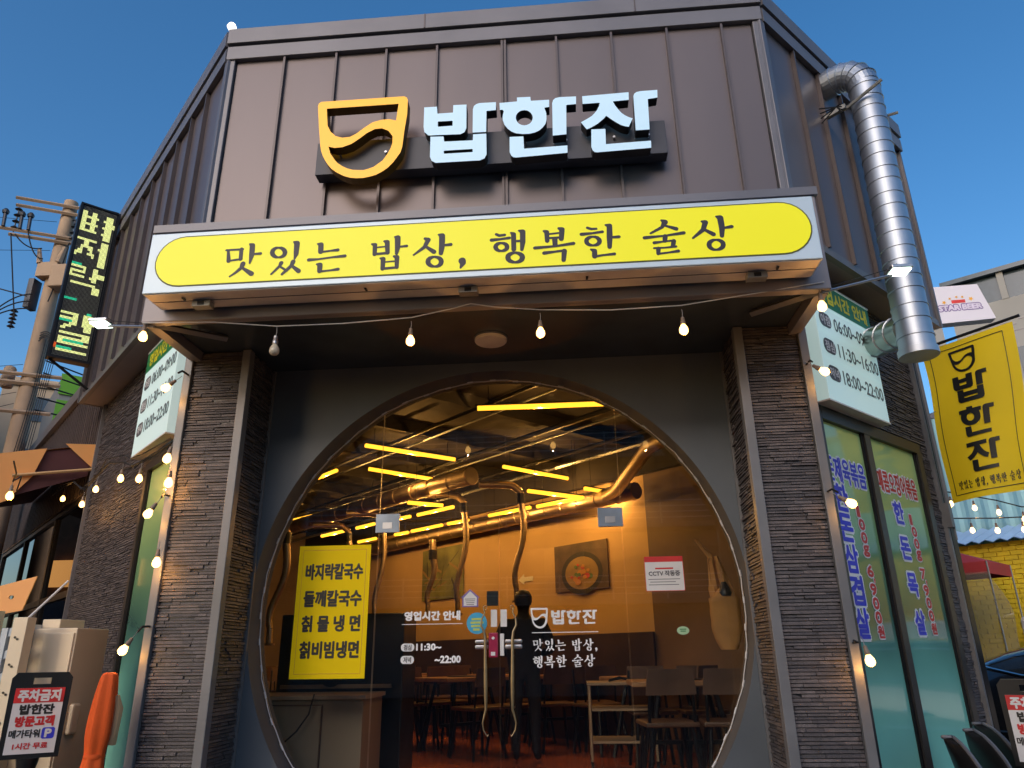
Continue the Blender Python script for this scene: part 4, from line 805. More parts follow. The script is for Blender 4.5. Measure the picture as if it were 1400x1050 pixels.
far = [((-4.15, 8.88), (-3.5, 8.3), 'inner row of tube lights, farthest one'), ((-3.26, 8.10), (-2.84, 7.71), 'inner row of tube lights, second from the far end'), ((-2.45, 7.4), (-2.09, 7.12), 'inner row of tube lights, third from the far end'),
       ((-1.94, 7.01), (-1.27, 6.43), 'inner row of tube lights, nearest one'), ((-3.69, 9.72), (-3.23, 9.32), 'row of tube lights along the orange wall, farthest one'), ((-2.77, 8.94), (-2.47, 8.70), 'row along the orange wall, second from the far end'),
       ((-2.38, 8.60), (-1.72, 8.02), 'row along the orange wall, third from the far end'), ((-1.6, 7.92), (-1.2, 7.6), 'row along the orange wall, middle one'), ((-.81, 7.25), (-.1, 6.65), 'row along the orange wall, second from the near end'),
       ((.01, 6.6), (.71, 6.0), 'row along the orange wall, nearest one'), ((-.06, 5.44), (.67, 6.0), 'amber tube light crossing towards the picture on the orange wall'), ((-1.88, 5.99), (-1.41, 6.29), 'short cross tube light between the two long rows')]
for a, b, z, l_ in TL: tube_light(a, b, z, l_)
for a, b, l_ in far: tube_light(rz(a, 3.22), rz(b, 3.22), 3.22, 'amber ' + l_ if not l_.startswith('amber') else l_)

def flexdrop(x, y, z0, z1, label, elbow=(-.5, -.1), sway=.07, par='copper'):
    T = thing('exhaust_hose', label, 'exhaust hose', (x, y, z0))
    pts = [(x + elbow[0], y + elbow[1], z0 + .07), (x + elbow[0] * .35, y + elbow[1] * .35, z0 + .07), (x, y, z0 - .02)]
    L = z0 - z1
    pts = [Vector(p) for p in pts]
    build('arm_pipe', MB().tube(pts[:1] + [pts[0].lerp(pts[1], .6), pts[1], pts[1].lerp(pts[2], .5) + Vector((0, 0, .03)), pts[2]], .045, 10), M[par], T, smooth=True)
    n = 26; cp = []
    for i in range(n + 1):
        t = i / n; cp.append((x + sway * math.sin(t * 5.5) * t * 1.4, y, z0 - .02 - t * (L - .16)))
    build('hose', MB().tube(cp, [.042 + (.004 if i % 2 else 0) - .012 * (i / n) for i in range(n + 1)], 10), M[par], T, smooth=True)
    ex = cp[-1]; build('nozzle', MB().tube([ex, (ex[0] + .005, y, ex[2] - .14)], [.030, .034], 10).lathe([(.06, 0), (.06, .02)], (ex[0] + .005, y, ex[2] - .16), 12), M[par], T)
    build('collar', MB().lathe([(.056, 0), (.056, .12)], (x, y, z0 - .16), 12), M['blackm'], T)
flexdrop(-.08, 4.2, 3.34, 2.05, 'flexible exhaust hose hanging near the middle, above the person')
flexdrop(-.86, 4.78, 3.36, 1.95, 'flexible exhaust hose left of the person, second from the middle')
flexdrop(-2.08, 5.4, 3.26, 1.85, 'flexible exhaust hose beside the yellow poster', sway=.06)
flexdrop(-2.72, 5.9, 3.2, 2.3, 'flexible exhaust hose behind the top of the yellow poster')
flexdrop(1.25, 5.0, 3.0, 1.95, 'flexible exhaust hose hanging in front of the picture on the right', (-.1, -.1), .05, 'blackm')
flexdrop(-2.5, 3.0, 2.75, 1.6, 'flexible exhaust hose at the far left edge of the ring', (-.5, .3), .08)
flexdrop(-1.30, 5.0, 2.80, 1.95, 'thin exhaust hose between the poster and the framed picture', (-.02, .02), .05)
T = thing('ceiling_duct', 'large round steel duct running below the ceiling towards the left, open end facing the door', 'duct', (-.6, 3.69, 3.4))
a, b = Vector((-.62, 3.69, 3.42)), Vector((-3.9, 6.75, 3.42))
build('duct_pipe', MB().tube([a, b], .10, 20, 0, False), M['copper'], T, smooth=True)
build('duct_flange', MB().lathe([(.102, -.01), (.112, 0), (.102, .01)], a, 20, 0, b - a), M['copper'], T)
for k in range(1, 12): build('duct_seam', MB().lathe([(.101, -.006), (.107, 0), (.101, .006)], a.lerp(b, k / 12), 20, 0, b - a), M['copper'], T)
T = thing('ceiling_duct', 'long round steel duct running below the ceiling beam along the orange wall', 'duct', (0, 5.2, 3.3))
a, b = RF(3.62, -9.5, 3.22), RF(3.62, -1.8, 3.22)
build('duct_end', MB().lathe([(.085, 0), (.085, .01)], Vector((-.66, 3.73, 3.42)), 16, 0, b - a) if False else MB().tube([RF(3.62, -2.3, 3.22), RF(3.4, -1.9, 3.22), RF(2.4, -.6, 3.27), RF(1.9, .9, 3.3)], .07, 12), M['copper'], T, smooth=True)
build('duct_pipe', MB().tube([a, b], .10, 20), M['copper'], T, smooth=True)
for k in range(0, 26): build('duct_seam', MB().lathe([(.101, -.006), (.108, 0), (.101, .006)], Vector(a).lerp(Vector(b), k / 26), 16, 0, (-S, S, 0)), M['copper'], T)
tag(build('square_beam_pipe', MB().box((3.70, -9.6, 3.30), (3.76, -2.0, 3.36), RF), M['dwood']), 'thin dark rail running along the top of the orange wall', 'rail')
# pictures on the orange wall
def pic(u0, u1, z0, z1, label, food):
    T = thing('wall_picture', label, 'picture', RF(3.87, u0, z0))
    mp = lambda a, b, d=0: RF(3.872 - d, a, b)
    build('backing', MB().prism([(u0, z0), (u1, z0), (u1, z1), (u0, z1)], [], mp, 0, .02), mat('print_brown', (.10, .065, .04) if food else (.16, .17, .05), .5, 0, .6, 3), T)
    g = MB(); rnd = random.Random(4)
    if food:
        cx, cz = (u0 + u1) / 2 + .02, z0 + (z1 - z0) * .36
        g.add([mp(cx + .36 * math.cos(i * PI / 14), cz + .26 * math.sin(i * PI / 14), .022) for i in range(28)], [tuple(range(28))], 0)
        g.add([mp(cx + .29 * math.cos(i * PI / 14), cz + .20 * math.sin(i * PI / 14), .024) for i in range(28)], [tuple(range(28))], 1)
        for k in range(26):
            a_, r_ = rnd.uniform(0, 2 * PI), rnd.uniform(0, .2); x, z = cx + r_ * math.cos(a_), cz + r_ * .65 * math.sin(a_); q = rnd.uniform(.02, .055)
            g.add([mp(x + q * math.cos(i * PI / 4 + k), z + q * .7 * math.sin(i * PI / 4 + k), .026 + k * .0003) for i in range(8)], [tuple(range(8))], 2 + k % 3)
        g.text('전화번호', mp, u0 + .30, u1 - .35, z1 - .22, z1 - .06, .022, .006, 5) if False else None
    else:
        for k in range(18):
            x, z = rnd.uniform(u0 + .1, u1 - .12), rnd.uniform(z0 + .1, z1 - .1); q = rnd.uniform(.08, .2); a_ = rnd.uniform(0, PI)
            dx, dz = q * math.cos(a_), q * math.sin(a_)
            g.add([mp(x - dx, z - dz, .022 + k * .0003), mp(x + dx, z + dz, .022 + k * .0003), mp(x + dx + .02, z + dz + .03, .022 + k * .0003), mp(x - dx + .02, z - dz + .03, .022 + k * .0003)], [(0, 1, 2, 3)], k % 2)
    build('print', g, [M['inkblack'], mat('print_tan', (.30, .20, .07)), mat('print_red', (.5, .06, .04)), mat('print_orange', (.55, .25, .05)), mat('print_green', (.1, .18, .04)), M['paper']], T, recalc=False)
pic(-3.45, -2.52, 2.20, 2.78, 'dark food picture with a red dish on the orange wall at the right', True)
pic(-6.55, -5.45, 2.28, 3.06, 'olive picture of tangled leaves on the orange wall left of the middle', False)
mp = lambda a, b, d=0: RF(3.872 - d, a, b)
g = MB().prism([(-4.2, 2.42), (-4.08, 2.49), (-4.08, 2.45), (-3.9, 2.45), (-3.9, 2.39), (-4.08, 2.39), (-4.08, 2.35)], [], lambda a, b, d: mp(a, b, d), 0, .004)
tag(build('arrow_sign', g, M['paper']), 'small pale arrow pointing left on the orange wall', 'arrow sign')
# counters and cabinets inside the glass on the left
T = thing('counter_cabinet', 'tan cabinet with a recessed door panel and loose cable behind the lower left glass', 'cabinet', (-1.45, 1.2, FL))
build('carcass', MB().box((-2.15, 1.0, FL), (-1.02, 1.55, 1.17)), M['counter'], T, bevel=.005)
build('worktop', MB().box((-2.17, .98, 1.172), (-1.0, 1.57, 1.20)), mat('worktop_tan', (.42, .31, .20), .4), T)
build('cabinet_door', MB().box((-1.98, .985, .60), (-1.32, .998, 1.13)), M['counter'], T, bevel=.003)
build('door_moulding', MB().box((-1.99, .978, 1.133), (-1.31, .998, 1.140)).box((-1.318, .978, .60), (-1.311, .998, 1.13)), M['dwood'], T)
tag(build('loose_cable', MB().tube([(-1.37, .96, 1.21), (-1.39, .93, 1.08), (-1.47, .93, .97), (-1.58, .94, .88), (-1.72, .95, .78), (-1.85, .95, .70)], .006, 5), M['cableb']), 'loose black cable hanging down the tan cabinet front', 'cable')
T = thing('drinks_fridge', 'dark drinks fridge standing behind the yellow poster', 'fridge', (-1.3, 1.95, FL))
build('fridge_body', MB().box((-1.95, 1.7, FL), (-.90, 2.2, 1.80)), M['black'], T, bevel=.01)
build('fridge_shelf', MB().box((-1.9, 1.66, 1.22), (-.98, 1.695, 1.25)), M['copper'], T)
build('fan_grille', MB().lathe([(.10, 0), (.11, .012), (.06, .02)], (-1.48, 1.67, 1.34), 20, 0, (0, -1, 0)), M['blackm'], T)
# tables and chairs
def table_proto():
    T = thing('dining_table', 'x', 'table')
    build('tabletop', MB().box((-.45, -.35, .70), (.45, .35, .74)), M['wood'], T, bevel=.008)
    build('grill_ring', MB().lathe([(.16, .741), (.17, .748), (.12, .750)], (0, 0, 0), 20), M['blackm'], T)
    for sx in (-1, 1):
        for sy in (-1, 1): build('leg', MB().tube([(sx * .22, sy * .18, .70), (sx * .36, sy * .28, 0)], .022, 6), M['blackm'], T)
    build('crossbar', MB().box((-.28, -.02, .25), (.28, .02, .28)), M['blackm'], T)
    return T
def chair_proto():
    T = thing('dining_chair', 'x', 'chair')
    build('seat', MB().box((-.20, -.20, .44), (.20, .20, .475)), M['dwood'], T, bevel=.012)
    build('backrest', MB().prism([(-.19, .66), (.19, .66), (.17, .84), (-.17, .84)], [], lambda a, b, d: (a, .19 + d + (b - .6) * .12, b), 0, .018), M['dwood'], T, bevel=.006)
    for sx in (-1, 1):
        build('leg', MB().tube([(sx * .15, -.15, .44), (sx * .20, -.20, 0)], .016, 6), M['blackm'], T)
        build('leg', MB().tube([(sx * .15, .15, .44), (sx * .20, .20, 0)], .016, 6), M['blackm'], T)
        build('back_post', MB().tube([(sx * .17, .18, .46), (sx * .16, .215, .80)], .012, 6), M['blackm'], T)
    return T
TB, CHR = table_proto(), chair_proto()
tabs = [((1.40, 2.15), 0, 'table nearest the right glass pane, beside the hanging vest'), ((.30, 4.6), .3, 'table just behind the person'), ((-.75, 4.0), .78, 'first table left of the person'),
        ((-1.75, 4.6), .78, 'second table left of the person'), ((-1.5, 6.2), .78, 'table by the orange wall left of centre'), ((-.3, 5.25), .78, 'table against the orange wall behind the person'), ((-2.9, 5.7), .78, 'third table left of the person'),
        ((-2.9, 7.5), .78, 'table near the orange wall at the left'), ((1.3, 3.5), .78, 'second table behind the right glass pane'), ((-4.2, 7.2), .78, 'table at the far end of the room')]
first = True; nch = 0
for (x, y), r, l_ in tabs:
    l2 = 'wood topped dining table, the ' + l_
    if first: TB.location = (x, y, FL); TB.rotation_euler = (0, 0, r); TB['label'] = l2; TB['group'] = 'dining tables in the room'; first = False
    else: dup(TB, (x, y, FL), l2, (0, 0, r))
    for k, (dx, dy, a, wd) in enumerate(((-.22, -.58, PI, 'left near corner'), (.24, -.58, PI, 'right near corner'), (-.22, .58, 0, 'left far corner'), (.24, .58, 0, 'right far corner'))):
        cx = x + dx * math.cos(r) - dy * math.sin(r); cy = y + dx * math.sin(r) + dy * math.cos(r); rr_ = r + a + random.uniform(-.15, .15)
        if cx + cy > 5.0 or cy < .95: continue
        l3 = 'chair at the %s of the %s' % (wd, l_.split(',')[0])
        if nch == 0: CHR.location = (cx, cy, FL); CHR.rotation_euler = (0, 0, rr_); CHR['label'] = l3; CHR['group'] = 'dark dining chairs round the tables'
        else: dup(CHR, (cx, cy, FL), l3, (0, 0, rr_))
        nch += 1
# serving trolley
T = thing('serving_trolley', 'pale wooden serving trolley on castors behind the right glass pane', 'trolley', (.95, 1.9, FL))
x0, x1, y0, y1 = .62, 1.18, 2.5, 2.95
build('tray', MB().box((x0 - .02, y0 - .02, 1.19), (x1 + .02, y1 + .02, 1.215)), M['counter'], T, bevel=.004)
for z in (.98, .72): build('shelf', MB().box((x0, y0, z), (x1, y1, z + .02)), M['counter'], T)
for x in (x0, x1):
    for y in (y0, y1):
        build('post', MB().tube([(x, y, FL + .08), (x, y, 1.19)], .012, 6), M['counter'], T)
        build('castor', MB().lathe([(.035, -.012), (.035, .012)], (x, y, FL + .036), 12, 0, (1, 0, 0)), M['rubber'], T)
T = thing('tongs', 'dark tongs lying on top of the serving trolley', 'tongs', (.9, 2.7, 1.215))
build('arm', MB().tube([(.80, 2.62, 1.225), (.90, 2.66, 1.25), (1.0, 2.70, 1.225)], .012, 6), M['black'], T); build('arm', MB().tube([(.82, 2.70, 1.225), (.92, 2.70, 1.245), (1.02, 2.73, 1.225)], .012, 6), M['black'], T)
# padded vest on a hanger near the right glass pane
T = thing('hanging_vest', 'tan padded vest with black collar hanging inside the right edge of the ring', 'vest', (1.66, 1.2, 2.0))
def loft(name, secs, m, par, n=20, sub=1):     # secs: (z, cx, rx, ry, cy)
    mb = MB(); vs = [(c + rx * math.cos(2 * PI * k / n), cy + ry * math.sin(2 * PI * k / n), z) for z, c, rx, ry, cy in secs for k in range(n)]
    fs = [(i * n + k, i * n + (k + 1) % n, (i + 1) * n + (k + 1) % n, (i + 1) * n + k) for i in range(len(secs) - 1) for k in range(n)]
    fs += [tuple(range(n)), tuple((len(secs) - 1) * n + k for k in range(n))]
    return build(name, mb.add(vs, fs), m, par, smooth=True)
vz = []
for i in range(15):
    t = i / 14; q = .5 + .5 * abs(math.sin(t * PI * 3.5)); vz.append((1.47 + t * .36, 1.635, (.062 + .052 * math.sin(min(1, t * 2.2) * PI / 2)) * (.94 + .06 * q), .055 * (.8 + .2 * q), 1.2))
vz += [(1.85, 1.64, .085, .05, 1.2), (1.90, 1.65, .05, .04, 1.2)]
build_v = loft('padded_body', vz, M['cloth'], T)
loft('collar', [(1.845, 1.645, .042, .06, 1.19), (1.87, 1.645, .050, .065, 1.19), (1.90, 1.645, .040, .05, 1.19), (1.95, 1.645, .018, .02, 1.2)], M['black'], T)
T = thing('hanging_cloth', 'orange brown apron hanging above the padded vest', 'apron', (1.66, 1.25, 2.2))
mb = MB(); vs = []
for j in range(13):
    t = j / 12
    for i in range(11):
        s_ = i / 10; w_ = .05 + .11 * t if t < .55 else .12
        vs.append((1.60 + .07 * t + (s_ - .5) * w_ * 1.6, 1.28 + .02 * math.sin(s_ * 14 + t * 2), 2.15 - .42 * t))
mb.add(vs, [(j * 11 + i, j * 11 + i + 1, (j + 1) * 11 + i + 1, (j + 1) * 11 + i) for j in range(12) for i in range(10)])
o = build('apron_cloth', mb, M['cloth'], T, smooth=True); sm = o.modifiers.new('thickness', 'SOLIDIFY'); sm.thickness = .006
build('neck_strap', MB().tube([(1.48, 1.27, 2.28), (1.53, 1.27, 2.21), (1.585, 1.28, 2.14)], [.012, .016, .022], 6), M['cloth'], T, smooth=True)
# menu tablets with small lit screens
for i, (x, y, l_) in enumerate(((.72, 5.0, 'left'), (1.25, 4.6, 'right'))):
    T = thing('table_lamp', 'tiny amber lamp glowing on a far table, the %s one of the pair' % l_, 'lamp', (x, y, 1.45))
    build('lamp_shade', MB().box((x - .022, y - .02, 1.44), (x + .022, y + .02, 1.50)), emit('lamp_amber_%d' % i, (1, .55, .06), 4), T, bevel=.004)
    build('lamp_stem', MB().tube([(x, y, 1.24), (x, y, 1.44)], .006, 6), M['blackm'], T)
# person with their back to the door
def person(x, y, z, h, label):
    T = thing('person', label, 'person', (x, y, z), rotz=0)
    k = h / 1.75
    J = {'pelvis': (0, 0, .93, .165), 'waist': (0, .01, 1.08, .17), 'chest': (0, .01, 1.28, .20), 'neck0': (0, .0, 1.44, .11), 'neck': (0, -.0, 1.52, .058), 'head0': (0, .01, 1.58, .080), 'head': (0, .015, 1.65, .095), 'crown': (0, .01, 1.71, .07),
         'hl': (-.09, 0, .90, .105), 'kl': (-.10, .01, .50, .068), 'al': (-.10, -.02, .10, .045), 'fl': (-.11, .12, .035, .035),
         'hr': (.09, 0, .90, .105), 'kr': (.11, .01, .50, .068), 'ar': (.12, -.02, .10, .045), 'fr': (.13, .12, .035, .035),
         'sl': (-.215, 0, 1.39, .085), 'el': (-.32, -.01, 1.13, .062), 'wl': (-.17, .20, 1.08, .036), 'sr': (.215, 0, 1.39, .085), 'er': (.32, -.01, 1.13, .062), 'wr': (.16, .20, 1.08, .036)}
    E = [('pelvis', 'waist'), ('waist', 'chest'), ('chest', 'neck0'), ('neck0', 'neck'), ('neck', 'head0'), ('head0', 'head'), ('head', 'crown'), ('pelvis', 'hl'), ('hl', 'kl'), ('kl', 'al'), ('al', 'fl'), ('pelvis', 'hr'), ('hr', 'kr'), ('kr', 'ar'), ('ar', 'fr'),
         ('chest', 'sl'), ('sl', 'el'), ('el', 'wl'), ('chest', 'sr'), ('sr', 'er'), ('er', 'wr')]
    names = list(J)
    me = bpy.data.meshes.new('body'); me.from_pydata([(J[n_][0] * k, J[n_][1] * k, J[n_][2] * k) for n_ in names], [(names.index(a), names.index(b)) for a, b in E], [])
    me.materials.append(M['dcloth']); o = bpy.data.objects.new('body', me); COL.objects.link(o); o.parent = T
    sk = o.modifiers.new('skin', 'SKIN'); sk.use_smooth_shade = True
    for i, n_ in enumerate(names):
        r = J[n_][3] * k; me.skin_vertices[0].data[i].radius = (r * (1.25 if n_ in ('chest', 'waist', 'pelvis') else 1), r * .85 if n_ in ('chest', 'waist', 'pelvis') else r)
    me.skin_vertices[0].data[0].use_root = True
    sb = o.modifiers.new('smooth', 'SUBSURF'); sb.levels = 1; sb.render_levels = 2
    INV['_p'] = INV[T.name]
    loft('hair', [(z + 1.60 * k, x, .090 * k, .085 * k, y - .01), (z + 1.64 * k, x, .103 * k, .108 * k, y), (z + 1.70 * k, x, .100 * k, .108 * k, y + .005), (z + 1.75 * k, x, .072 * k, .08 * k, y + .01), (z + 1.77 * k, x, .03 * k, .04 * k, y + .01)], M['hair'], T)
    for sx in (-1, 1):
        hx = x + sx * .165 * k; hy = y + .21 * k; hz = z + 1.07 * k
        mb = MB().tube([(hx, hy - .02, hz), (hx - sx * .01, hy + .03, hz - .005), (hx - sx * .02, hy + .07, hz - .01)], [.024, .034, .026], 8)
        for q in range(4): mb.tube([(hx - sx * .02 + (q - 1.5) * .016, hy + .065, hz - .01), (hx - sx * .022 + (q - 1.5) * .016, hy + .10 + .006 * (q % 2), hz - .02), (hx - sx * .02 + (q - 1.5) * .015, hy + .115, hz - .04)], [.008, .0075, .006], 6)
        mb.tube([(hx - sx * .03, hy + .01, hz), (hx - sx * .055, hy + .04, hz + .005), (hx - sx * .06, hy + .065, hz)], [.010, .009, .007], 6)
        build('hand', mb, M['skin'], T, smooth=True)
person(.0, 3.1, FL, 1.56, 'person in dark clothes with short black hair standing inside, back to the glass door')

# ================================================================ STREET THINGS, LEFT
def folding_sign(cx, cy, z0, ang, label):
    """floor sign: cx, cy centre of the panel, faces the camera side"""
    T = thing('parking_sign', label, 'sign', (cx, cy, 0), 'black framed no parking signs', ang)
    loc = Matrix.Translation(Vector((cx, cy, 0))) @ Matrix.Rotation(ang, 4, 'Z')
    def fr(a, b, c): return tuple(loc @ Vector((a, b, c)))
    def mp(a, b, d=0): return fr(a, -.026 - d, b)
    z1 = z0 + .46
    build('sign_frame', MB().prism([(-.15, z0), (.15, z0), (.155, z1 - .03), (.13, z1), (-.13, z1), (-.155, z1 - .03)], [[(-.045, z1 - .065), (.045, z1 - .065), (.045, z1 - .03), (-.045, z1 - .03)]], mp, -.07, -.001), M['black'], T, bevel=.008)
    build('sign_face', MB().prism([(-.125, z0 + .025), (.125, z0 + .025), (.125, z1 - .085), (-.125, z1 - .085)], [], mp, 0, .004), M['paper'], T)
    g = MB(); d = .0052
    g.rect(mp, -.125, .125, z1 - .165, z1 - .085, d, 1).text('주차금지', mp, -.105, .105, z1 - .155, z1 - .096, d + .001, .0035, 0)
    g.text('밥한잔', mp, -.085, .085, z1 - .225, z1 - .175, d, .003, 2).text('방문고객', mp, -.095, .095, z1 - .290, z1 - .238, d, .0035, 1)
    g.text('메가타워', mp, -.115, .035, z1 - .350, z1 - .308, d, .0015, 2)
    pill(g, mp, .045, .110, z1 - .360, z1 - .300, d, 3, .012); g.text('P', mp, .063, .093, z1 - .350, z1 - .310, d + .001, .003, 0)
    g.text('1시간 무료', mp, -.085, .085, z1 - .410, z1 - .378, d, .0015, 1)
    build('sign_lettering', g, [M['paper'], M['inkred'], M['inkblack'], M['inkblue']], T, recalc=False)
    build('sign_stem', MB().tube([fr(0, 0.01, .10), fr(0, 0.01, z0 - .05)], .03, 10).tube([fr(0, .01, z0 - .12), fr(0, .01, z0)], [.035, .06], 10), M['black'], T, smooth=True)
    build('water_base', MB().lathe([(.20, 0), (.205, .03), (.19, .09), (.10, .13), (.04, .15)], fr(0, 0, 0), 24), M['black'], T, smooth=True)
    return T
folding_sign(-2.66, -.14, .935, .60, 'black framed no parking sign at the left, in front of the cream cabinets')
folding_sign(3.13, .24, .82, -.50, 'black framed no parking sign at the right edge, in front of the dark car')

T = thing('steel_cabinet', 'tall cream steel cabinet with flat door standing by the left wall', 'cabinet', (-2.95, .35, 0))
q = Matrix.Translation(Vector((-2.93, .30, 0))) @ Matrix.Rotation(-.05, 4, 'Z')
def cf(a, b, c): return tuple(q @ Vector((a, b, c)))
build('cabinet_body', MB().box((-.10, -.10, 0), (.21, .22, 1.66), cf), M['cab'], T, bevel=.006)
build('cabinet_door', MB().box((-.02, -.112, .06), (.20, -.101, 1.63), cf), M['cab'], T, bevel=.004)
build('top_box', MB().box((-.10, -.04, 1.662), (.03, .2, 1.72), cf), M['cab'], T, bevel=.004)
build('door_sticker', MB().box((.10, -.116, 1.26), (.15, -.1125, 1.38), cf), mat('sticker_buff', (.70, .52, .25)), T)
build('side_handle', MB().box((.211, -.06, 1.02), (.25, .02, 1.20), cf), M['cab'], T, bevel=.015)
T = thing('steel_upright', 'cream slotted steel upright with small holes leaning beside the tall cabinet', 'steel frame', (-3.0, .0, 0))
build('upright_channel', MB().box((-3.02, -.02, 0), (-2.925, .06, 1.72)), M['cab'], T, bevel=.003)
g = MB()
for k in range(6):
    for dx in (0, .018): g.lathe([(.007, 0), (.007, .003)], (-2.985 + dx, -.0225, .80 + k * .16 - dx * .6), 8, 0, (0, -1, 0))
build('bolt_hole', g, M['black'], T)
T = thing('pallet_frame', 'pale grey ribbed steel frame stacked behind the no parking sign at the left edge', 'steel frame', (-3.2, .15, 0))
build('side_post', MB().box((-3.14, .05, 0), (-3.10, .35, 1.66)), M['cabg'], T)
for k in range(12): build('frame_rib', MB().prism([(-3.10, .12 + k * .135), (-3.03, .15 + k * .135), (-3.03, .20 + k * .135), (-3.10, .17 + k * .135)], [], lambda a, b, d: (a, d, b), .06, .34), M['cabg'], T)
build('front_post', MB().box((-3.30, -.02, .9), (-3.21, .05, 1.77)), M['cab'], T)
build('front_leg', MB().box((-3.30, .0, 0), (-3.27, .05, .9)), M['cabg'], T); build('back_post', MB().box((-3.40, .1, 0), (-3.34, .3, 1.78)), M['cab'], T)
# pale pole leaning across the dark window
tag(build('leaning_pole', MB().tube([(-3.33, .16, 1.45), (-2.98, .37, 1.98)], .008, 6), M['paper']), 'thin white pole leaning over the cream cabinets towards the dark window', 'pole')
# folded parasol and cloth
T = thing('folded_parasol', 'bright orange folded parasol cover standing beside the left column', 'parasol', (-2.14, -.33, 0))
mb = MB(); n = 20; secs = [(.0, .05), (.55, .055), (.78, .075), (.90, .060), (.97, .045), (1.02, .058), (1.10, .068), (1.25, .060), (1.36, .046), (1.385, .040), (1.392, .02)]
vs = [(-2.14 + .05 * (z - 1) * .6 + r * (1 + .16 * math.sin(5 * 2 * PI * k / n + z * 3)) * math.cos(2 * PI * k / n), -.33 + r * (1 + .16 * math.sin(5 * 2 * PI * k / n + z * 3)) * math.sin(2 * PI * k / n), z) for z, r in secs for k in range(n)]
mb.add(vs, [(i * n + k, i * n + (k + 1) % n, (i + 1) * n + (k + 1) % n, (i + 1) * n + k) for i in range(len(secs) - 1) for k in range(n)])
o = build('cover', mb, M['orange'], T, smooth=True); s_ = o.modifiers.new('sub', 'SUBSURF'); s_.levels = 1; s_.render_levels = 1
build('tie_strap', MB().lathe([(.052, -.012), (.056, 0), (.052, .012)], (-2.142, -.33, .965), 16), M['orange'], T, smooth=True)
build('flap', MB().tube([(-2.085, -.30, 1.27), (-2.07, -.29, 1.20), (-2.072, -.29, 1.08), (-2.085, -.28, 1.02)], [.014, .026, .022, .026], 8), M['cream'], T, smooth=True)
build('parasol_base', MB().lathe([(.20, 0), (.20, .05), (.04, .07)], (-2.14, -.33, 0), 20), M['concrete'], T)
# orange awning
T = thing('orange_awning', 'orange cloth awning with maroon lining projecting from the far left wall', 'awning', LF(6, 1.6, 3.5))
build('canopy_cloth', MB().quad(LF(5.45, 1.31, 3.74), LF(9.5, 1.31, 3.74), LF(9.5, 2.25, 3.46), LF(5.45, 2.25, 3.46)), M['aorange'], T)
build('lining', MB().quad(LF(5.46, 1.31, 3.73), LF(9.5, 1.31, 3.73), LF(9.5, 2.245, 3.45), LF(5.46, 2.245, 3.45)), M['maroon'], T)
vv = []
for i in range(25):
    t = i / 24; u = 5.46 + t * 3.9; vv.append((LF(u, 2.26 + .02 * math.sin(i * 1.1), 3.46), LF(u - .0, 2.33 + .03 * math.sin(i * .9), 2.80 + .05 * math.sin(i * .8))))
mb = MB(); mb.add([p for pr in vv for p in pr], [(2 * i, 2 * i + 2, 2 * i + 3, 2 * i + 1) for i in range(24)]); build('front_valance', mb, M['aorange'], T)
build('end_flap', MB().quad(LF(5.44, 1.31, 3.74), LF(5.44, 1.60, 3.70), LF(5.44, 1.315, 3.48), LF(5.44, 1.30, 3.47)).quad(LF(5.44, 2.26, 3.47), LF(5.44, 1.76, 3.62), LF(5.44, 1.84, 3.30), LF(5.44, 2.02, 3.02), LF(5.44, 2.32, 2.84)), M['aorange'], T)
build('end_lining', MB().quad(LF(5.47, 1.31, 3.73), LF(5.47, 2.24, 3.46), LF(5.47, 2.15, 3.0), LF(5.47, 1.33, 3.38)), M['maroon'], T)
build('awning_rail', MB().tube([LF(5.42, 1.30, 3.45), LF(5.42, 2.02, 3.28)], .018, 6), M['cream'], T)
T = thing('orange_board', 'small flat orange plastic panel with a round hole at the lower left picture edge', 'panel', (-3.3, .1, 1.9))
build('panel_sheet', MB().prism([(-3.62, 1.74), (-3.30, 1.79), (-3.24, 2.02), (-3.62, 1.93)], [[(-3.40 + .02 * math.cos(i * PI / 5), 1.88 + .014 * math.sin(i * PI / 5)) for i in range(10)]], lambda a, b, d: (a, .40 + d, b), 0, .01), M['aorange'], T)

# ================================================================ UTILITY POLE, BUILDINGS BEHIND ON THE LEFT
T = thing('utility_pole', 'tapered concrete utility pole with crossarms, insulators and transformer at the far left', 'utility pole', (-8.46, 6.17, 0))
PX, PY = -8.45, 6.175
build('pole_shaft', MB().lathe([(.165, 0), (.15, 4), (.115, 9.42), (.08, 9.44)], (PX, PY, 0), 16), M['concrete'], T, smooth=True)
ad = Vector((.62, .30, 0)).normalized()
def arm(z, l0, l1, dz=0): build('crossarm', MB().tube([Vector((PX, PY - .16, z)) + ad * l0, Vector((PX, PY - .16, z + dz)) + ad * l1], .035, 4), M['concrete'], T)
arm(9.25, -.75, .55); arm(9.10, -.72, .55); arm(8.60, -1.0, .6); arm(8.50, -.72, .55); arm(5.95, -1.0, .55); arm(5.30, -.9, .5); arm(5.80, -.9, .55)
def insulator(p, L=.34, n=4):
    mb = MB(); p = Vector(p)
    for k in range(n): mb.lathe([(.02, 0), (.062, .012), (.02, .05)], p + Vector((0, 0, -k * L / n - .05)), 10)
    mb.tube([p, p - Vector((0, 0, L))], .012, 6); build('insulator', mb, M['insul'], T)
for a_, z in ((-.66, 9.05), (.24, 9.0)): insulator(Vector((PX, PY - .16, z)) + ad * a_, .5, 4)
for a_ in (-.95, -.80, -.55, -.42, .3): 
    p = Vector((PX, PY - .2, 8.62)) + ad * a_; build('fuse_cutout', MB().tube([p, p + Vector((-.02, 0, .28))], .03, 8).lathe([(.05, 0), (.06, .05), (.03, .09)], p + Vector((-.02, 0, .26)), 8), M['insul'], T)
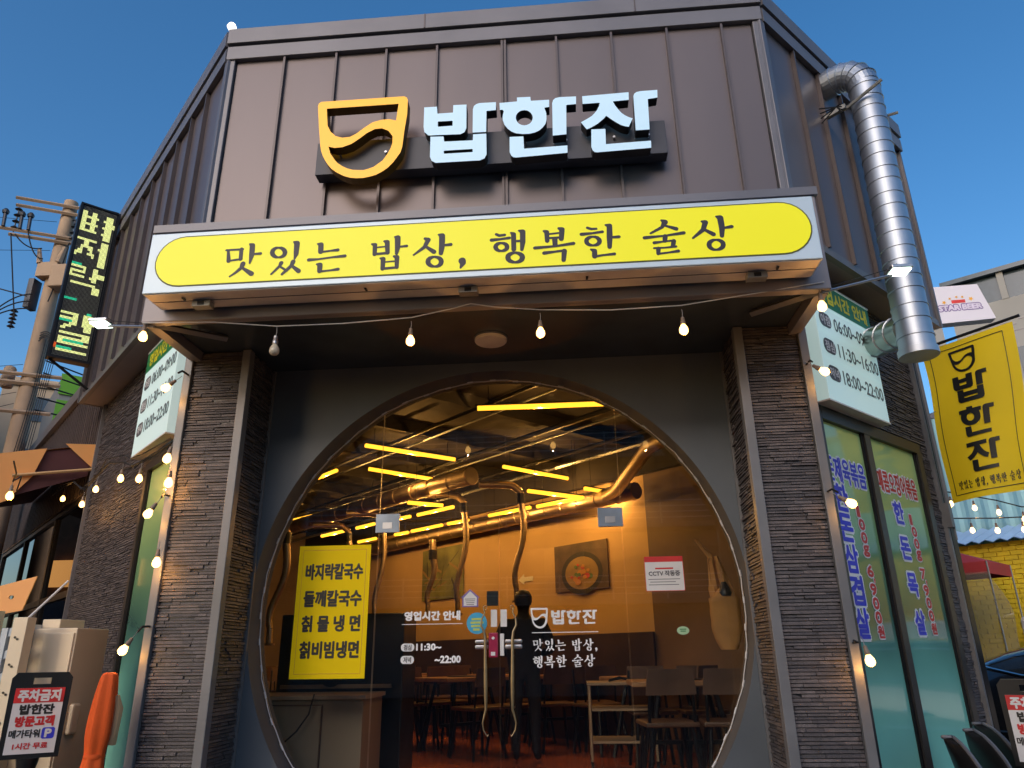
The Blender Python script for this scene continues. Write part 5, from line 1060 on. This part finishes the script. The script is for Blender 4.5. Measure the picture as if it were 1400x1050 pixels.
build('transformer', MB().lathe([(.08, 5.75), (.095, 5.78), (.095, 6.08), (.07, 6.12)], (PX - .32, PY - .1, 0), 14), M['concrete'], T, smooth=True)
build('transformer', MB().box((PX + .10, PY - .25, 7.55), (PX + .42, PY + .05, 7.98)), M['concrete'], T, bevel=.02)
build('switch_box', MB().box((PX - .30, PY - .2, 7.2), (PX - .20, PY, 7.75)), M['insul'], T); build('switch_box', MB().box((PX - .19, PY - .22, 7.78), (PX + .18, PY - .02, 8.05)), M['concrete'], T)
for sx in (-.22, .22): insulator((PX + sx - .55, PY - .3, 7.1), .36, 5)
for sx in (-1, 1): build('bushing', MB().tube([(PX + sx * .17, PY - .2, 8.04), (PX + sx * .24, PY - .2, 8.34)], [.05, .03], 8), M['concrete'], T)
def sagw(a, b, s, n=14): 
    a, b = Vector(a), Vector(b); return [a.lerp(b, i / n) - Vector((0, 0, s * 4 * (i / n) * (1 - i / n))) for i in range(n + 1)]
mb = MB(); A_ = lambda a_, z: Vector((PX, PY - .2, z)) + ad * a_
loop = [A_(-.95, 8.45) + Vector((-.0, 0, 0)), A_(-1.25, 8.4), A_(-1.45, 8.1), A_(-1.3, 7.7), A_(-.8, 7.45), A_(-.2, 7.35)]
mb.tube(loop, .012, 5); mb.tube(sagw(A_(-.66, 8.5), A_(-.3, 6.9), .0), .012, 5); mb.tube(sagw(A_(-.42, 8.6), A_(-.1, 8.1), .15), .012, 5); mb.tube(sagw(A_(-.6, 8.5), A_(-.15, 8.3), .1), .012, 5)
mb.tube(sagw(A_(.24, 8.5), A_(.0, 7.9), .12), .012, 5); mb.tube(sagw(A_(.24, 8.4), A_(.12, 7.3), .1), .012, 5)
for k in range(3): mb.tube(sagw(A_(-.75, 6.75), A_(-.12, 7.4 - k * .14), -.15 + .03 * k), .012, 5)
mb.tube(sagw(A_(-.7, 6.4), A_(-.45, 5.9), .1), .01, 5)
for k in range(7): mb.tube([A_(.22 + k * .035, 6.6 + k * .02), A_(.20 + k * .03, 5.6), A_(.12 + k * .035, 4.4)], .006, 5)
for k in range(4): mb.tube(sagw(A_(.30 + k * .03, 6.5), A_(.12, 6.55 + k * .05), -.12), .012, 5)
build('jumper_cable', mb, M['cableb'], T)
mb = MB()
for k, (z, dz) in enumerate(((9.02, 1.2), (8.42, .8), (6.2, .3), (6.0, .1), (5.7, 0), (5.5, -.2))): mb.tube(sagw((PX - .2, PY, z - .1 * k * 0), (PX - 12, PY - 3 + k, z + dz), .3), .005, 4)
for k in range(5): mb.tube(sagw((PX + .2, PY, 6.25 - k * .22), (PX + 9, PY + 16, 5.4 + k * .3), .25), .014, 4)
tag(build('overhead_wires', mb, M['cableb']), 'dark overhead wires strung from the utility pole', 'wires')
tag(build('overhead_wire', MB().tube(sagw((3.0, 5.6, 12.6), (12, 3.0, 14.2), .35), .014, 4), M['cableb']), 'single thin wire crossing the sky at the top right', 'wires')
T = thing('beige_building', 'beige rendered building with narrow grey bands far behind the utility pole', 'building', (-15, 15, 0))
bd = Matrix.Translation(Vector((-15.4, 14.9, 0))) @ Matrix.Rotation(.55, 4, 'Z')
def bf(a, b, c): return tuple(bd @ Vector((a, b, c)))
build('wall', MB().box((-.9, 0, 0), (1.6, 5, 9.25), bf), M['beige'], T)
build('roof_band', MB().box((-1.0, -.08, 9.26), (1.7, 5, 9.50), bf), M['beige'], T)
for z in (4.9, 6.6, 8.2): build('window', MB().box((-.2, -.03, z), (.9, .02, z + .75), bf), M['greyd'], T)
T = thing('lime_sign_building', 'grey building with lime green sign panels behind the far left roofline', 'building', (-10.4, 9.8, 0))
ld = Matrix.Translation(Vector((-10.55, 10.0, 0))) @ Matrix.Rotation(.75, 4, 'Z')
def lf(a, b, c): return tuple(ld @ Vector((a, b, c)))
build('wall', MB().box((-.25, .02, 0), (1.0, 3, 7.5), lf), M['greyb'], T)
for k in range(4): build('lime_panel', MB().box((-.28 , -.02, 5.2 + k * .62), (.8, .015, 5.68 + k * .62), lf), M['limeg'], T)
build('pale_sign', MB().box((.18, -.06, 6.42), (.5, -.025, 6.66), lf), M['paper'], T)
mb = MB()
for k in range(9): mb.tube([LF(8.2 + k * .24, 2.4, 5.0 + k * .03), LF(8.32 + k * .24, 2.4, 5.14 + k * .03), LF(8.44 + k * .24, 2.4, 5.03 + k * .03)], .018, 4)
mb.tube([LF(8.2, 2.4, 5.0), LF(10.5, 2.4, 5.3)], .02, 4).tube([LF(8.2, 2.4, 5.14), LF(10.5, 2.4, 5.44)], .02, 4)
tag(build('rusty_truss', mb, M['rust']), 'rusty red lattice truss rising behind the far left roofline', 'truss')

# ================================================================ RIGHT BACKGROUND
def KF(a, b, z): return (6 + a * S + b * S, 6 - a * S + b * S, z)      # plane x+y=12: a to the right, b away
T = thing('yellow_shed', 'yellow painted brick shed with pale blue corrugated roof behind the parked car', 'shed', KF(0, 0, 0))
mb = MB(); rnd = random.Random(2)
for r in range(46):
    z = r * .0605; u = -1.6 + (.08 if r % 2 else 0)
    while u < 4.5:
        mb.box((u + .004, -.006 - rnd.uniform(0, .006), z + .003), (u + .156, .02, z + .057), KF); u += .16
build('brick', mb, M['ybrick'], T, kind='stuff')
build('wall_core', MB().box((-1.6, .02, 0), (4.5, 2.5, 2.78), KF), M['ybrick'], T)
mb = MB(); n = 150
for k in range(n):
    a0, a1 = -1.7 + k * .042, -1.7 + (k + 1) * .042; h0, h1 = .018 * math.sin(k * PI / 2.0), .018 * math.sin((k + 1) * PI / 2.0)
    mb.quad(KF(a0, -.14, 2.80 + h0), KF(a1, -.14, 2.80 + h1), KF(a1, .92, 3.10 + h1), KF(a0, .92, 3.10 + h0))
    mb.quad(KF(a0, -.14, 2.79 + h0), KF(a1, -.14, 2.79 + h1), KF(a1, .92, 3.09 + h1), KF(a0, .92, 3.09 + h0))
build('corrugated_roof', mb, M['bluer'], T)
T = thing('teal_wall', 'faded teal corrugated metal wall rising behind the yellow shed', 'wall', KF(0, 1, 0))
mb = MB()
for k in range(120):
    a0, a1 = -1.7 + k * .055, -1.7 + (k + 1) * .055; q0, q1 = [.03 if (k + i) % 4 < 2 else 0 for i in (0, 1)]
    mb.quad(KF(a0, .95 + q0, 0), KF(a1, .95 + q1, 0), KF(a1, .95 + q1, 4.9), KF(a0, .95 + q0, 4.9))
build('corrugated_sheet', mb, M['teal'], T); build('sheet_cap', MB().box((-1.7, .93, 4.9), (5, 1.05, 4.98), KF), M['trim'], T)
T = thing('grey_office_building', 'grey panelled building with a band of dark windows behind the beer sign', 'building', (13.5, 16.2, 0))
gd = Matrix.Translation(Vector((12.6, 16.6, 0))) @ Matrix.Rotation(-.62, 4, 'Z')
def gf(a, b, c): return tuple(gd @ Vector((a, b, c)))
build('wall', MB().box((-.2, 0, 0), (9, 6, 11.15), gf), M['greyb'], T)
build('wall', MB().box((-.2, .1, 11.15), (9, 6, 12.0), gf), M['greyd'], T)
for a_ in (-.2, 1.25, 2.9, 4.5): build('pier', MB().box((a_ - .08, -.02, 11.15), (a_ + .09, .4, 12.02), gf), M['greyb'], T)
build('roof_edge', MB().box((-.3, -.12, 12.02), (9, 6, 12.16), gf), M['greyd'], T)
for z in (10.1, 8.2, 6.4, 4.5): build('panel_joint', MB().box((-.2, -.01, z), (9, -.002, z + .03), gf), M['trim'], T)
for k in range(14): build('scratch_mark', MB().box((.3 + k * .22, -.012, 10.35 + .12 * math.sin(k * 3)), (.3 + k * .22 + .16, -.003, 10.39 + .12 * math.sin(k * 3)), gf), M['trim'], T)
for z in (8.6, 6.8): build('window', MB().box((1.2, -.02, z), (8, .02, z + 1.0), gf), M['greyd'], T)
T = thing('beer_sign', 'pale violet sign panel reading STAR BEER with small yellow figures above the lettering', 'sign', (9.2, 10.5, 8.6))
sdm = Matrix.Translation(Vector((8.68, 10.62, 0))) @ Matrix.Rotation(-.10, 4, 'Z')
def sf(a, b, c): return tuple(sdm @ Vector((a, b, c)))
build('sign_panel', MB().prism([(-.05, 8.12), (1.20, 8.15), (1.00, 9.00), (-.10, 9.02)], [], lambda a, b, d: sf(a, -d, b), -.25, 0), M['panelw'], T)
mp = lambda a, b, d=0: sf(a, -d, b)
g = MB(); outl(g, 'STAR BEER', lambda a, b, d=0: mp(a, b, d), .12, .98, 8.42, 8.54, .012, 1, 0, .03)
g.rect(mp, .40, .68, 8.58, 8.66, .004, 2)
for k, (x, z, q) in enumerate(((.25, 8.62, .05), (.38, 8.70, .035), (.52, 8.73, .035), (.64, 8.72, .035), (.80, 8.66, .055))):
    g.add([mp(x + q * (1 if i % 2 else .5) * math.cos(i * PI / 5 + .3), z + q * (1 if i % 2 else .5) * math.sin(i * PI / 5 + .3), .005 + k * .0002) for i in range(10)], [tuple(range(10))], 3)
build('beer_lettering', g, [mat('beer_violet', (.16, .10, .30)), mat('beer_pale', (.6, .55, .7)), M['inkred'], M['inkorange']], T, recalc=False)
build('sign_post', MB().box((-.08, .02, 0), (.1, .2, 8.1), sf), M['greyb'], T)
# bulbs strung over the yard
k = 0
for i, (p, l_) in enumerate((((4.10, 2.57, 2.72), 'first bulb of the upper row'), ((4.26, 2.49, 2.66), 'second bulb of the upper row'), ((4.42, 2.41, 2.60), 'third bulb of the upper row'), ((4.58, 2.33, 2.52), 'fourth bulb of the upper row'),
                         ((4.21, 2.52, 2.46), 'first bulb of the lower row'), ((4.38, 2.43, 2.44), 'second bulb of the lower row'), ((4.56, 2.34, 2.43), 'third bulb of the lower row'))):
    pp = Vector(C0) + (Vector(p) - Vector(C0)) * 1.18
    if i == 0:
        YB = dup(BL, pp + Vector((0, 0, .1)), 'x'); YB['group'] = 'soft bulbs strung over the yard at the right'
        for ch in YB.children:
            if ch.name.startswith('glass'): ch.data = ch.data.copy(); ch.data.materials[0] = M['bulbw']
        YB.rotation_euler = (0, 0, 0); YB['label'] = 'lit yard bulb, ' + l_ + ' counted from the flag'
    else:
        r = dup(YB, pp + Vector((0, 0, .1)), 'lit yard bulb, ' + l_ + ' counted from the flag', (0, 0, 0))
def yc(p): return Vector(C0) + (Vector(p) - Vector(C0)) * 1.18 + Vector((0, 0, .15))
tag(build('yard_cable', MB().tube([yc((3.8, 2.7, 2.78)), yc((4.10, 2.57, 2.72)), yc((4.26, 2.49, 2.66)), yc((4.42, 2.41, 2.60)), yc((4.58, 2.33, 2.52)), yc((5.0, 2.1, 2.45))], .007, 5), M['cableb']), 'black cable of the upper row of yard bulbs', 'cable')
tag(build('yard_cable', MB().tube([yc((3.8, 2.7, 2.50)), yc((4.21, 2.52, 2.46)), yc((4.38, 2.43, 2.44)), yc((4.56, 2.34, 2.43)), yc((5.1, 2.0, 2.44))], .007, 5), M['cableb']), 'black cable of the lower row of yard bulbs', 'cable')
# red parasol tent with clear vinyl
T = thing('red_tent', 'red canvas tent roof with clear vinyl sides beside the yellow brick wall', 'tent', (5.3, 5.2, 0))
c = Vector((5.12, 5.42, 0)); hx = Vector((S, -S, 0)); hy = Vector((S, S, 0)); top = c + Vector((0, 0, 2.72))
cn = [c + hx * a_ * .75 + hy * b_ * .4 + Vector((0, 0, 2.42)) for a_, b_ in ((-1, -1), (1, -1), (1, 1), (-1, 1))]
mb = MB()
for i in range(4): mb.add([top, cn[i], cn[(i + 1) % 4]], [(0, 1, 2)])
build('tent_roof', mb, M['redc'], T, smooth=False)
mb = MB()
for i in range(4): mb.quad(cn[i], cn[(i + 1) % 4], cn[(i + 1) % 4] - Vector((0, 0, .14)), cn[i] - Vector((0, 0, .14)))
build('valance', mb, M['redc'], T)
for p in cn: build('tent_pole', MB().tube([p, Vector((p.x, p.y, 0))], .011, 6), M['brackm'], T)
mb = MB(); n = 14
for j in range(n):
    for i in range(8):
        def vp(i, j): t = i / 8; z = 2.30 - 1.6 * j / n; return cn[0].lerp(cn[1], t * (1 + .0)) * 1 + Vector((.05 * math.sin(i * 2.3 + j * .5) + .02 * j * (t > .9), -.04 + .04 * math.sin(j * .9 + i), z - 2.42))
        mb.quad(vp(i, j), vp(i + 1, j), vp(i + 1, j + 1), vp(i, j + 1))
build('vinyl_sheet', mb, M['vinyl'], T, smooth=True)
# parked car (black coupe-back SUV), rear quarter towards the shop
CARP = Matrix.Translation(Vector((4.43, 3.47, 0))) @ Matrix.Rotation(math.radians(-50), 4, 'Z')
T = thing('parked_car', 'glossy black car with chrome window line parked beyond the right wall', 'car', CARP.translation)
def car(x, y, z): return tuple(CARP @ Vector((x, y, z)))      # x along the car to the front, y across
prof = [(-.35, .62), (-.33, .80), (-.22, 1.05), (.05, 1.26), (.40, 1.43), (.85, 1.52), (1.5, 1.57), (2.2, 1.55), (2.8, 1.42), (3.3, 1.12), (3.6, 1.04), (4.2, .95), (4.4, .78), (4.42, .55)]
def half(z): return .92 if z < .75 else .92 - .26 * (z - .75) / .80
secx = [-.35, -.2, 0, .25, .5, .8, 1.2, 1.7, 2.2, 2.7, 3.0, 3.4, 3.8, 4.2, 4.42]
def topz(x):
    for (a0, b0), (a1, b1) in zip(prof, prof[1:]):
        if a0 <= x <= a1 and a1 > a0: return b0 + (b1 - b0) * (x - a0) / (a1 - a0)
    return .9
mb = MB(); rings = []; ys = 9
for x in secx:
    tz = topz(x); R = []
    for i in range(13):
        a_ = PI * i / 12; yy_ = math.cos(a_); zz = .35 + (tz - .35) * min(1, math.sin(a_) ** .45 if math.sin(a_) > 0 else 0)
        R.append(car(x, .92 * math.copysign(abs(yy_) ** .5, yy_) * (1 if zz < .8 else 1 - .20 * (zz - .8) / .75) * (.90 if x in (-.35, 4.42) else 1), zz))
    rings.append(R)
mb.add([p for R in rings for p in R], [(i * 13 + k, i * 13 + k + 1, (i + 1) * 13 + k + 1, (i + 1) * 13 + k) for i in range(len(secx) - 1) for k in range(12)] + [tuple(range(13)), tuple((len(secx) - 1) * 13 + k for k in range(13))])
build('car_body', mb, M['carp'], T, smooth=True)
build('sill', MB().box((.1, -.88, .22), (3.9, .88, .36), car), M['rubber'], T)
side = [(.36, 1.30), (.62, 1.385), (.95, 1.43), (1.4, 1.46), (2.1, 1.45), (2.55, 1.34), (2.75, 1.20), (1.6, 1.18), (.7, 1.23)]
def ysf(a, b):
    s_ = min(.98, max(.01, (b - .35) / (topz(a) - .35))) ** (1 / .45); return -(.92 * (1 - s_ * s_) ** .25 * (1 - .2 * max(0, b - .8) / .75))
mb = MB(); fine(mb, [(side, [])], lambda a, b, d: car(a, ysf(a, b) - d, b), .010, .07); build('side_window', mb, M['carglass'], T)
sc = []
for (a0, b0), (a1, b1) in zip(side, side[1:] + side[:1]): sc += [(a0 + (a1 - a0) * i / 5, b0 + (b1 - b0) * i / 5) for i in range(5)]
build('chrome_strip', MB().tube([car(a, ysf(a, b) - .010, b) for a, b in sc + sc[:1]], .011, 5), M['chrome'], T)
for a_ in (1.15, 2.0): build('window_pillar', MB().box((a_, -.90, 1.08), (a_ + .05, -.76, 1.38), car) if False else MB().tube([car(a_, ysf(a_, 1.19) - .014, 1.19), car(a_ + .02, ysf(a_, 1.33) - .012, 1.33), car(a_ + .03, ysf(a_, 1.45) - .010, 1.45)], .018, 4), M['black'], T)
build('door_handle', MB().tube([car(1.35, -.935, .93), car(1.55, -.94, .935)], .014, 6), M['chrome'], T); build('body_crease', MB().tube([car(.1, -.93, .80), car(3.8, -.93, .78)], .008, 5), M['chrome'], T)
for wx in (.75, 3.45):
    for sy in (-1, 1):
        w_ = build('wheel', MB().lathe([(.21, -.11), (.325, -.11), (.345, -.07), (.345, .07), (.325, .11), (.21, .11)], car(wx, sy * .83, .345), 28, 0, Vector(car(0, 1, 0)) - Vector(car(0, 0, 0))), M['rubber'], T, smooth=True)
        mb = MB()
        for k in range(10):
            a_ = 2 * PI * k / 10; mb.tube([car(wx, sy * .93, .345), car(wx + .21 * math.cos(a_), sy * .935, .345 + .21 * math.sin(a_))], .016, 5)
        mb.lathe([(.215, -.01), (.225, .0), (.215, .01)], car(wx, sy * .935, .345), 28, 0, Vector(car(0, 1, 0)) - Vector(car(0, 0, 0))); build('rim', mb, M['rim'], w_)
# white van corner behind the car
T = thing('white_van', 'corner of a white van standing behind the dark car', 'van', (6.5, 5.0, 0))
VP = Matrix.Translation(Vector((6.05, 4.55, 0))) @ Matrix.Rotation(-.70, 4, 'Z')
def vf(a, b, c): return tuple(VP @ Vector((a, b, c)))
build('van_body', MB().box((-.45, 0, .4), (2.6, 1.4, 1.80), vf), M['white'], T, bevel=.05); build('van_window', MB().box((-.15, -.012, 1.32), (1.2, .0, 1.66), vf), M['carglass'], T)
for a_ in (.2, 2.0): build('wheel', MB().lathe([(.30, -.1), (.32, 0), (.30, .1)], vf(a_, .05, .32), 20, 0, Vector(vf(0, 1, 0)) - Vector(vf(0, 0, 0))), M['rubber'], T)
# shell chairs under the right window
def shell_chair():
    T = thing('shell_chair', 'x', 'chair')
    mb = MB(); n = 16; m_ = 22; vs = []
    for j in range(m_ + 1):
        t = j / m_
        for i in range(n + 1):
            s_ = (i / n - .5) * 2
            if t < .45: y = .22 - .44 * t / .45; z = .47 - .02 * math.sin(PI * t / .45)
            else: q = (t - .45) / .55; y = -.22 - .10 * q; z = .47 + .40 * q
            wdt = .23 + .02 * math.sin(PI * t) if t < .45 else .235 * math.sqrt(max(.004, 1 - ((t - .45) / .551) ** 2.4))
            x = s_ * wdt; lift = .12 * abs(s_) ** 3 if t < .7 else .12 * abs(s_) ** 3 * max(0, 1 - (t - .7) / .3)
            vs.append((x, y + .05 * abs(s_) ** 2 * (t > .45), z + lift * (1 if t < .6 else .6)))
    mb.add(vs, [(j * (n + 1) + i, j * (n + 1) + i + 1, (j + 1) * (n + 1) + i + 1, (j + 1) * (n + 1) + i) for j in range(m_) for i in range(n)])
    o = build('seat_shell', mb, M['black'], T, smooth=True); q = o.modifiers.new('th', 'SOLIDIFY'); q.thickness = .014
    rim_ = [vs[j * (n + 1)] for j in range(m_ + 1)] + [vs[m_ * (n + 1) + i] for i in range(1, n + 1)] + [vs[j * (n + 1) + n] for j in range(m_ - 1, -1, -1)]
    build('shell_edge', MB().tube(rim_, .010, 6), mat('grey_edge', (.12, .13, .15), .3) if 'grey_edge' not in bpy.data.materials else bpy.data.materials['grey_edge'], T, smooth=True)
    build('cushion', MB().box((-.17, -.14, .475), (.17, .19, .50)), M['wood'], T, bevel=.01)
    for sx in (-1, 1):
        for sy in (-1, 1): build('leg', MB().tube([(sx * .10, sy * .10, .46), (sx * .21, sy * .20, 0)], [.017, .011], 8), M['wood'], T, smooth=True)
    return T
SC = shell_chair()
for i, (p, l_) in enumerate((((2.66, -.12), 'black shell chair nearest the round doorway, under the right window'), ((2.95, .28), 'middle black shell chair under the right window'), ((3.20, .72), 'black shell chair farthest from the doorway, at the right wall end'))):
    rot = (0, 0, math.radians(-100 + 6 * i)); loc = (p[0] + .11, p[1] - .02, .14)
    if i == 0: SC.location = loc; SC.rotation_euler = rot; SC['label'] = l_; SC['group'] = 'shell chairs under the right window'
    else: dup(SC, loc, l_, rot)
g = MB().box((1.75, 1.36, .0), (4.3, 2.9, .14), RF); build('side_step', g, mat('deck_concrete', (.25, .24, .22), .8, 0, .2, 3, .2, 20), kind='structure')
# the gibbous moon
T = build('moon', MB().lathe([(0.1, -7.2), (5.2, -5), (7.4, 0), (5.2, 5), (.1, 7.2)], Vector((-511.05, 854.67, 957.45)), 24), M['moonm'], None, smooth=True); tag(T, 'small pale gibbous moon above the left end of the parapet', 'moon')
T.scale = (1, 1, 1)
# building further along the side street (outside the picture, mirrored in the big left window)
T = thing('side_street_building', 'dark brown shop building further along the left side street, mirrored in the dark window', 'building', (-18, 3, 0))
build('wall', MB().box((-24, -6, 0), (-14, 10.6, 10)), M['dwood'], T)
for y in (-4, -.5, 3, 6, 8.4): build('window', MB().box((-13.99, y, .8), (-13.95, y + 1.6, 2.8)), M['greyd'], T)
for y in (-4, 1, 5, 7.8): build('lit_signboard', MB().box((-13.94, y, 3.1), (-13.80, y + 2.2, 3.7)), emit('shop_sign_glow_%d' % (y + 9), (1, .45, .12), .5), T)
# building across the street (behind the camera, seen in reflections)
T = thing('opposite_building', 'dark grey building with pale balcony rails across the street, mirrored in the door glass', 'building', (0, -24, 0))
build('wall', MB().box((-14, -29, 0), (14, -24, 12.6)), M['greyb'], T)
for z in (3.2, 6.0, 8.8):
    build('balcony_slab', MB().box((-12, -23.99, z), (12, -22.8, z + .15)), M['concrete'], T)
    for k in range(4): build('balcony_rail', MB().box((-12, -22.84, z + .35 + k * .22), (12, -22.80, z + .39 + k * .22)), M['paper'], T)
    for x in range(-12, 13, 2): build('rail_post', MB().box((x - .03, -22.86, z + .15), (x + .03, -22.80, z + 1.1)), M['paper'], T)
    for x in range(-11, 12, 4): build('window', MB().box((x, -23.98, z + .4), (x + 2.4, -23.94, z + 2.2)), M['greyd'], T)
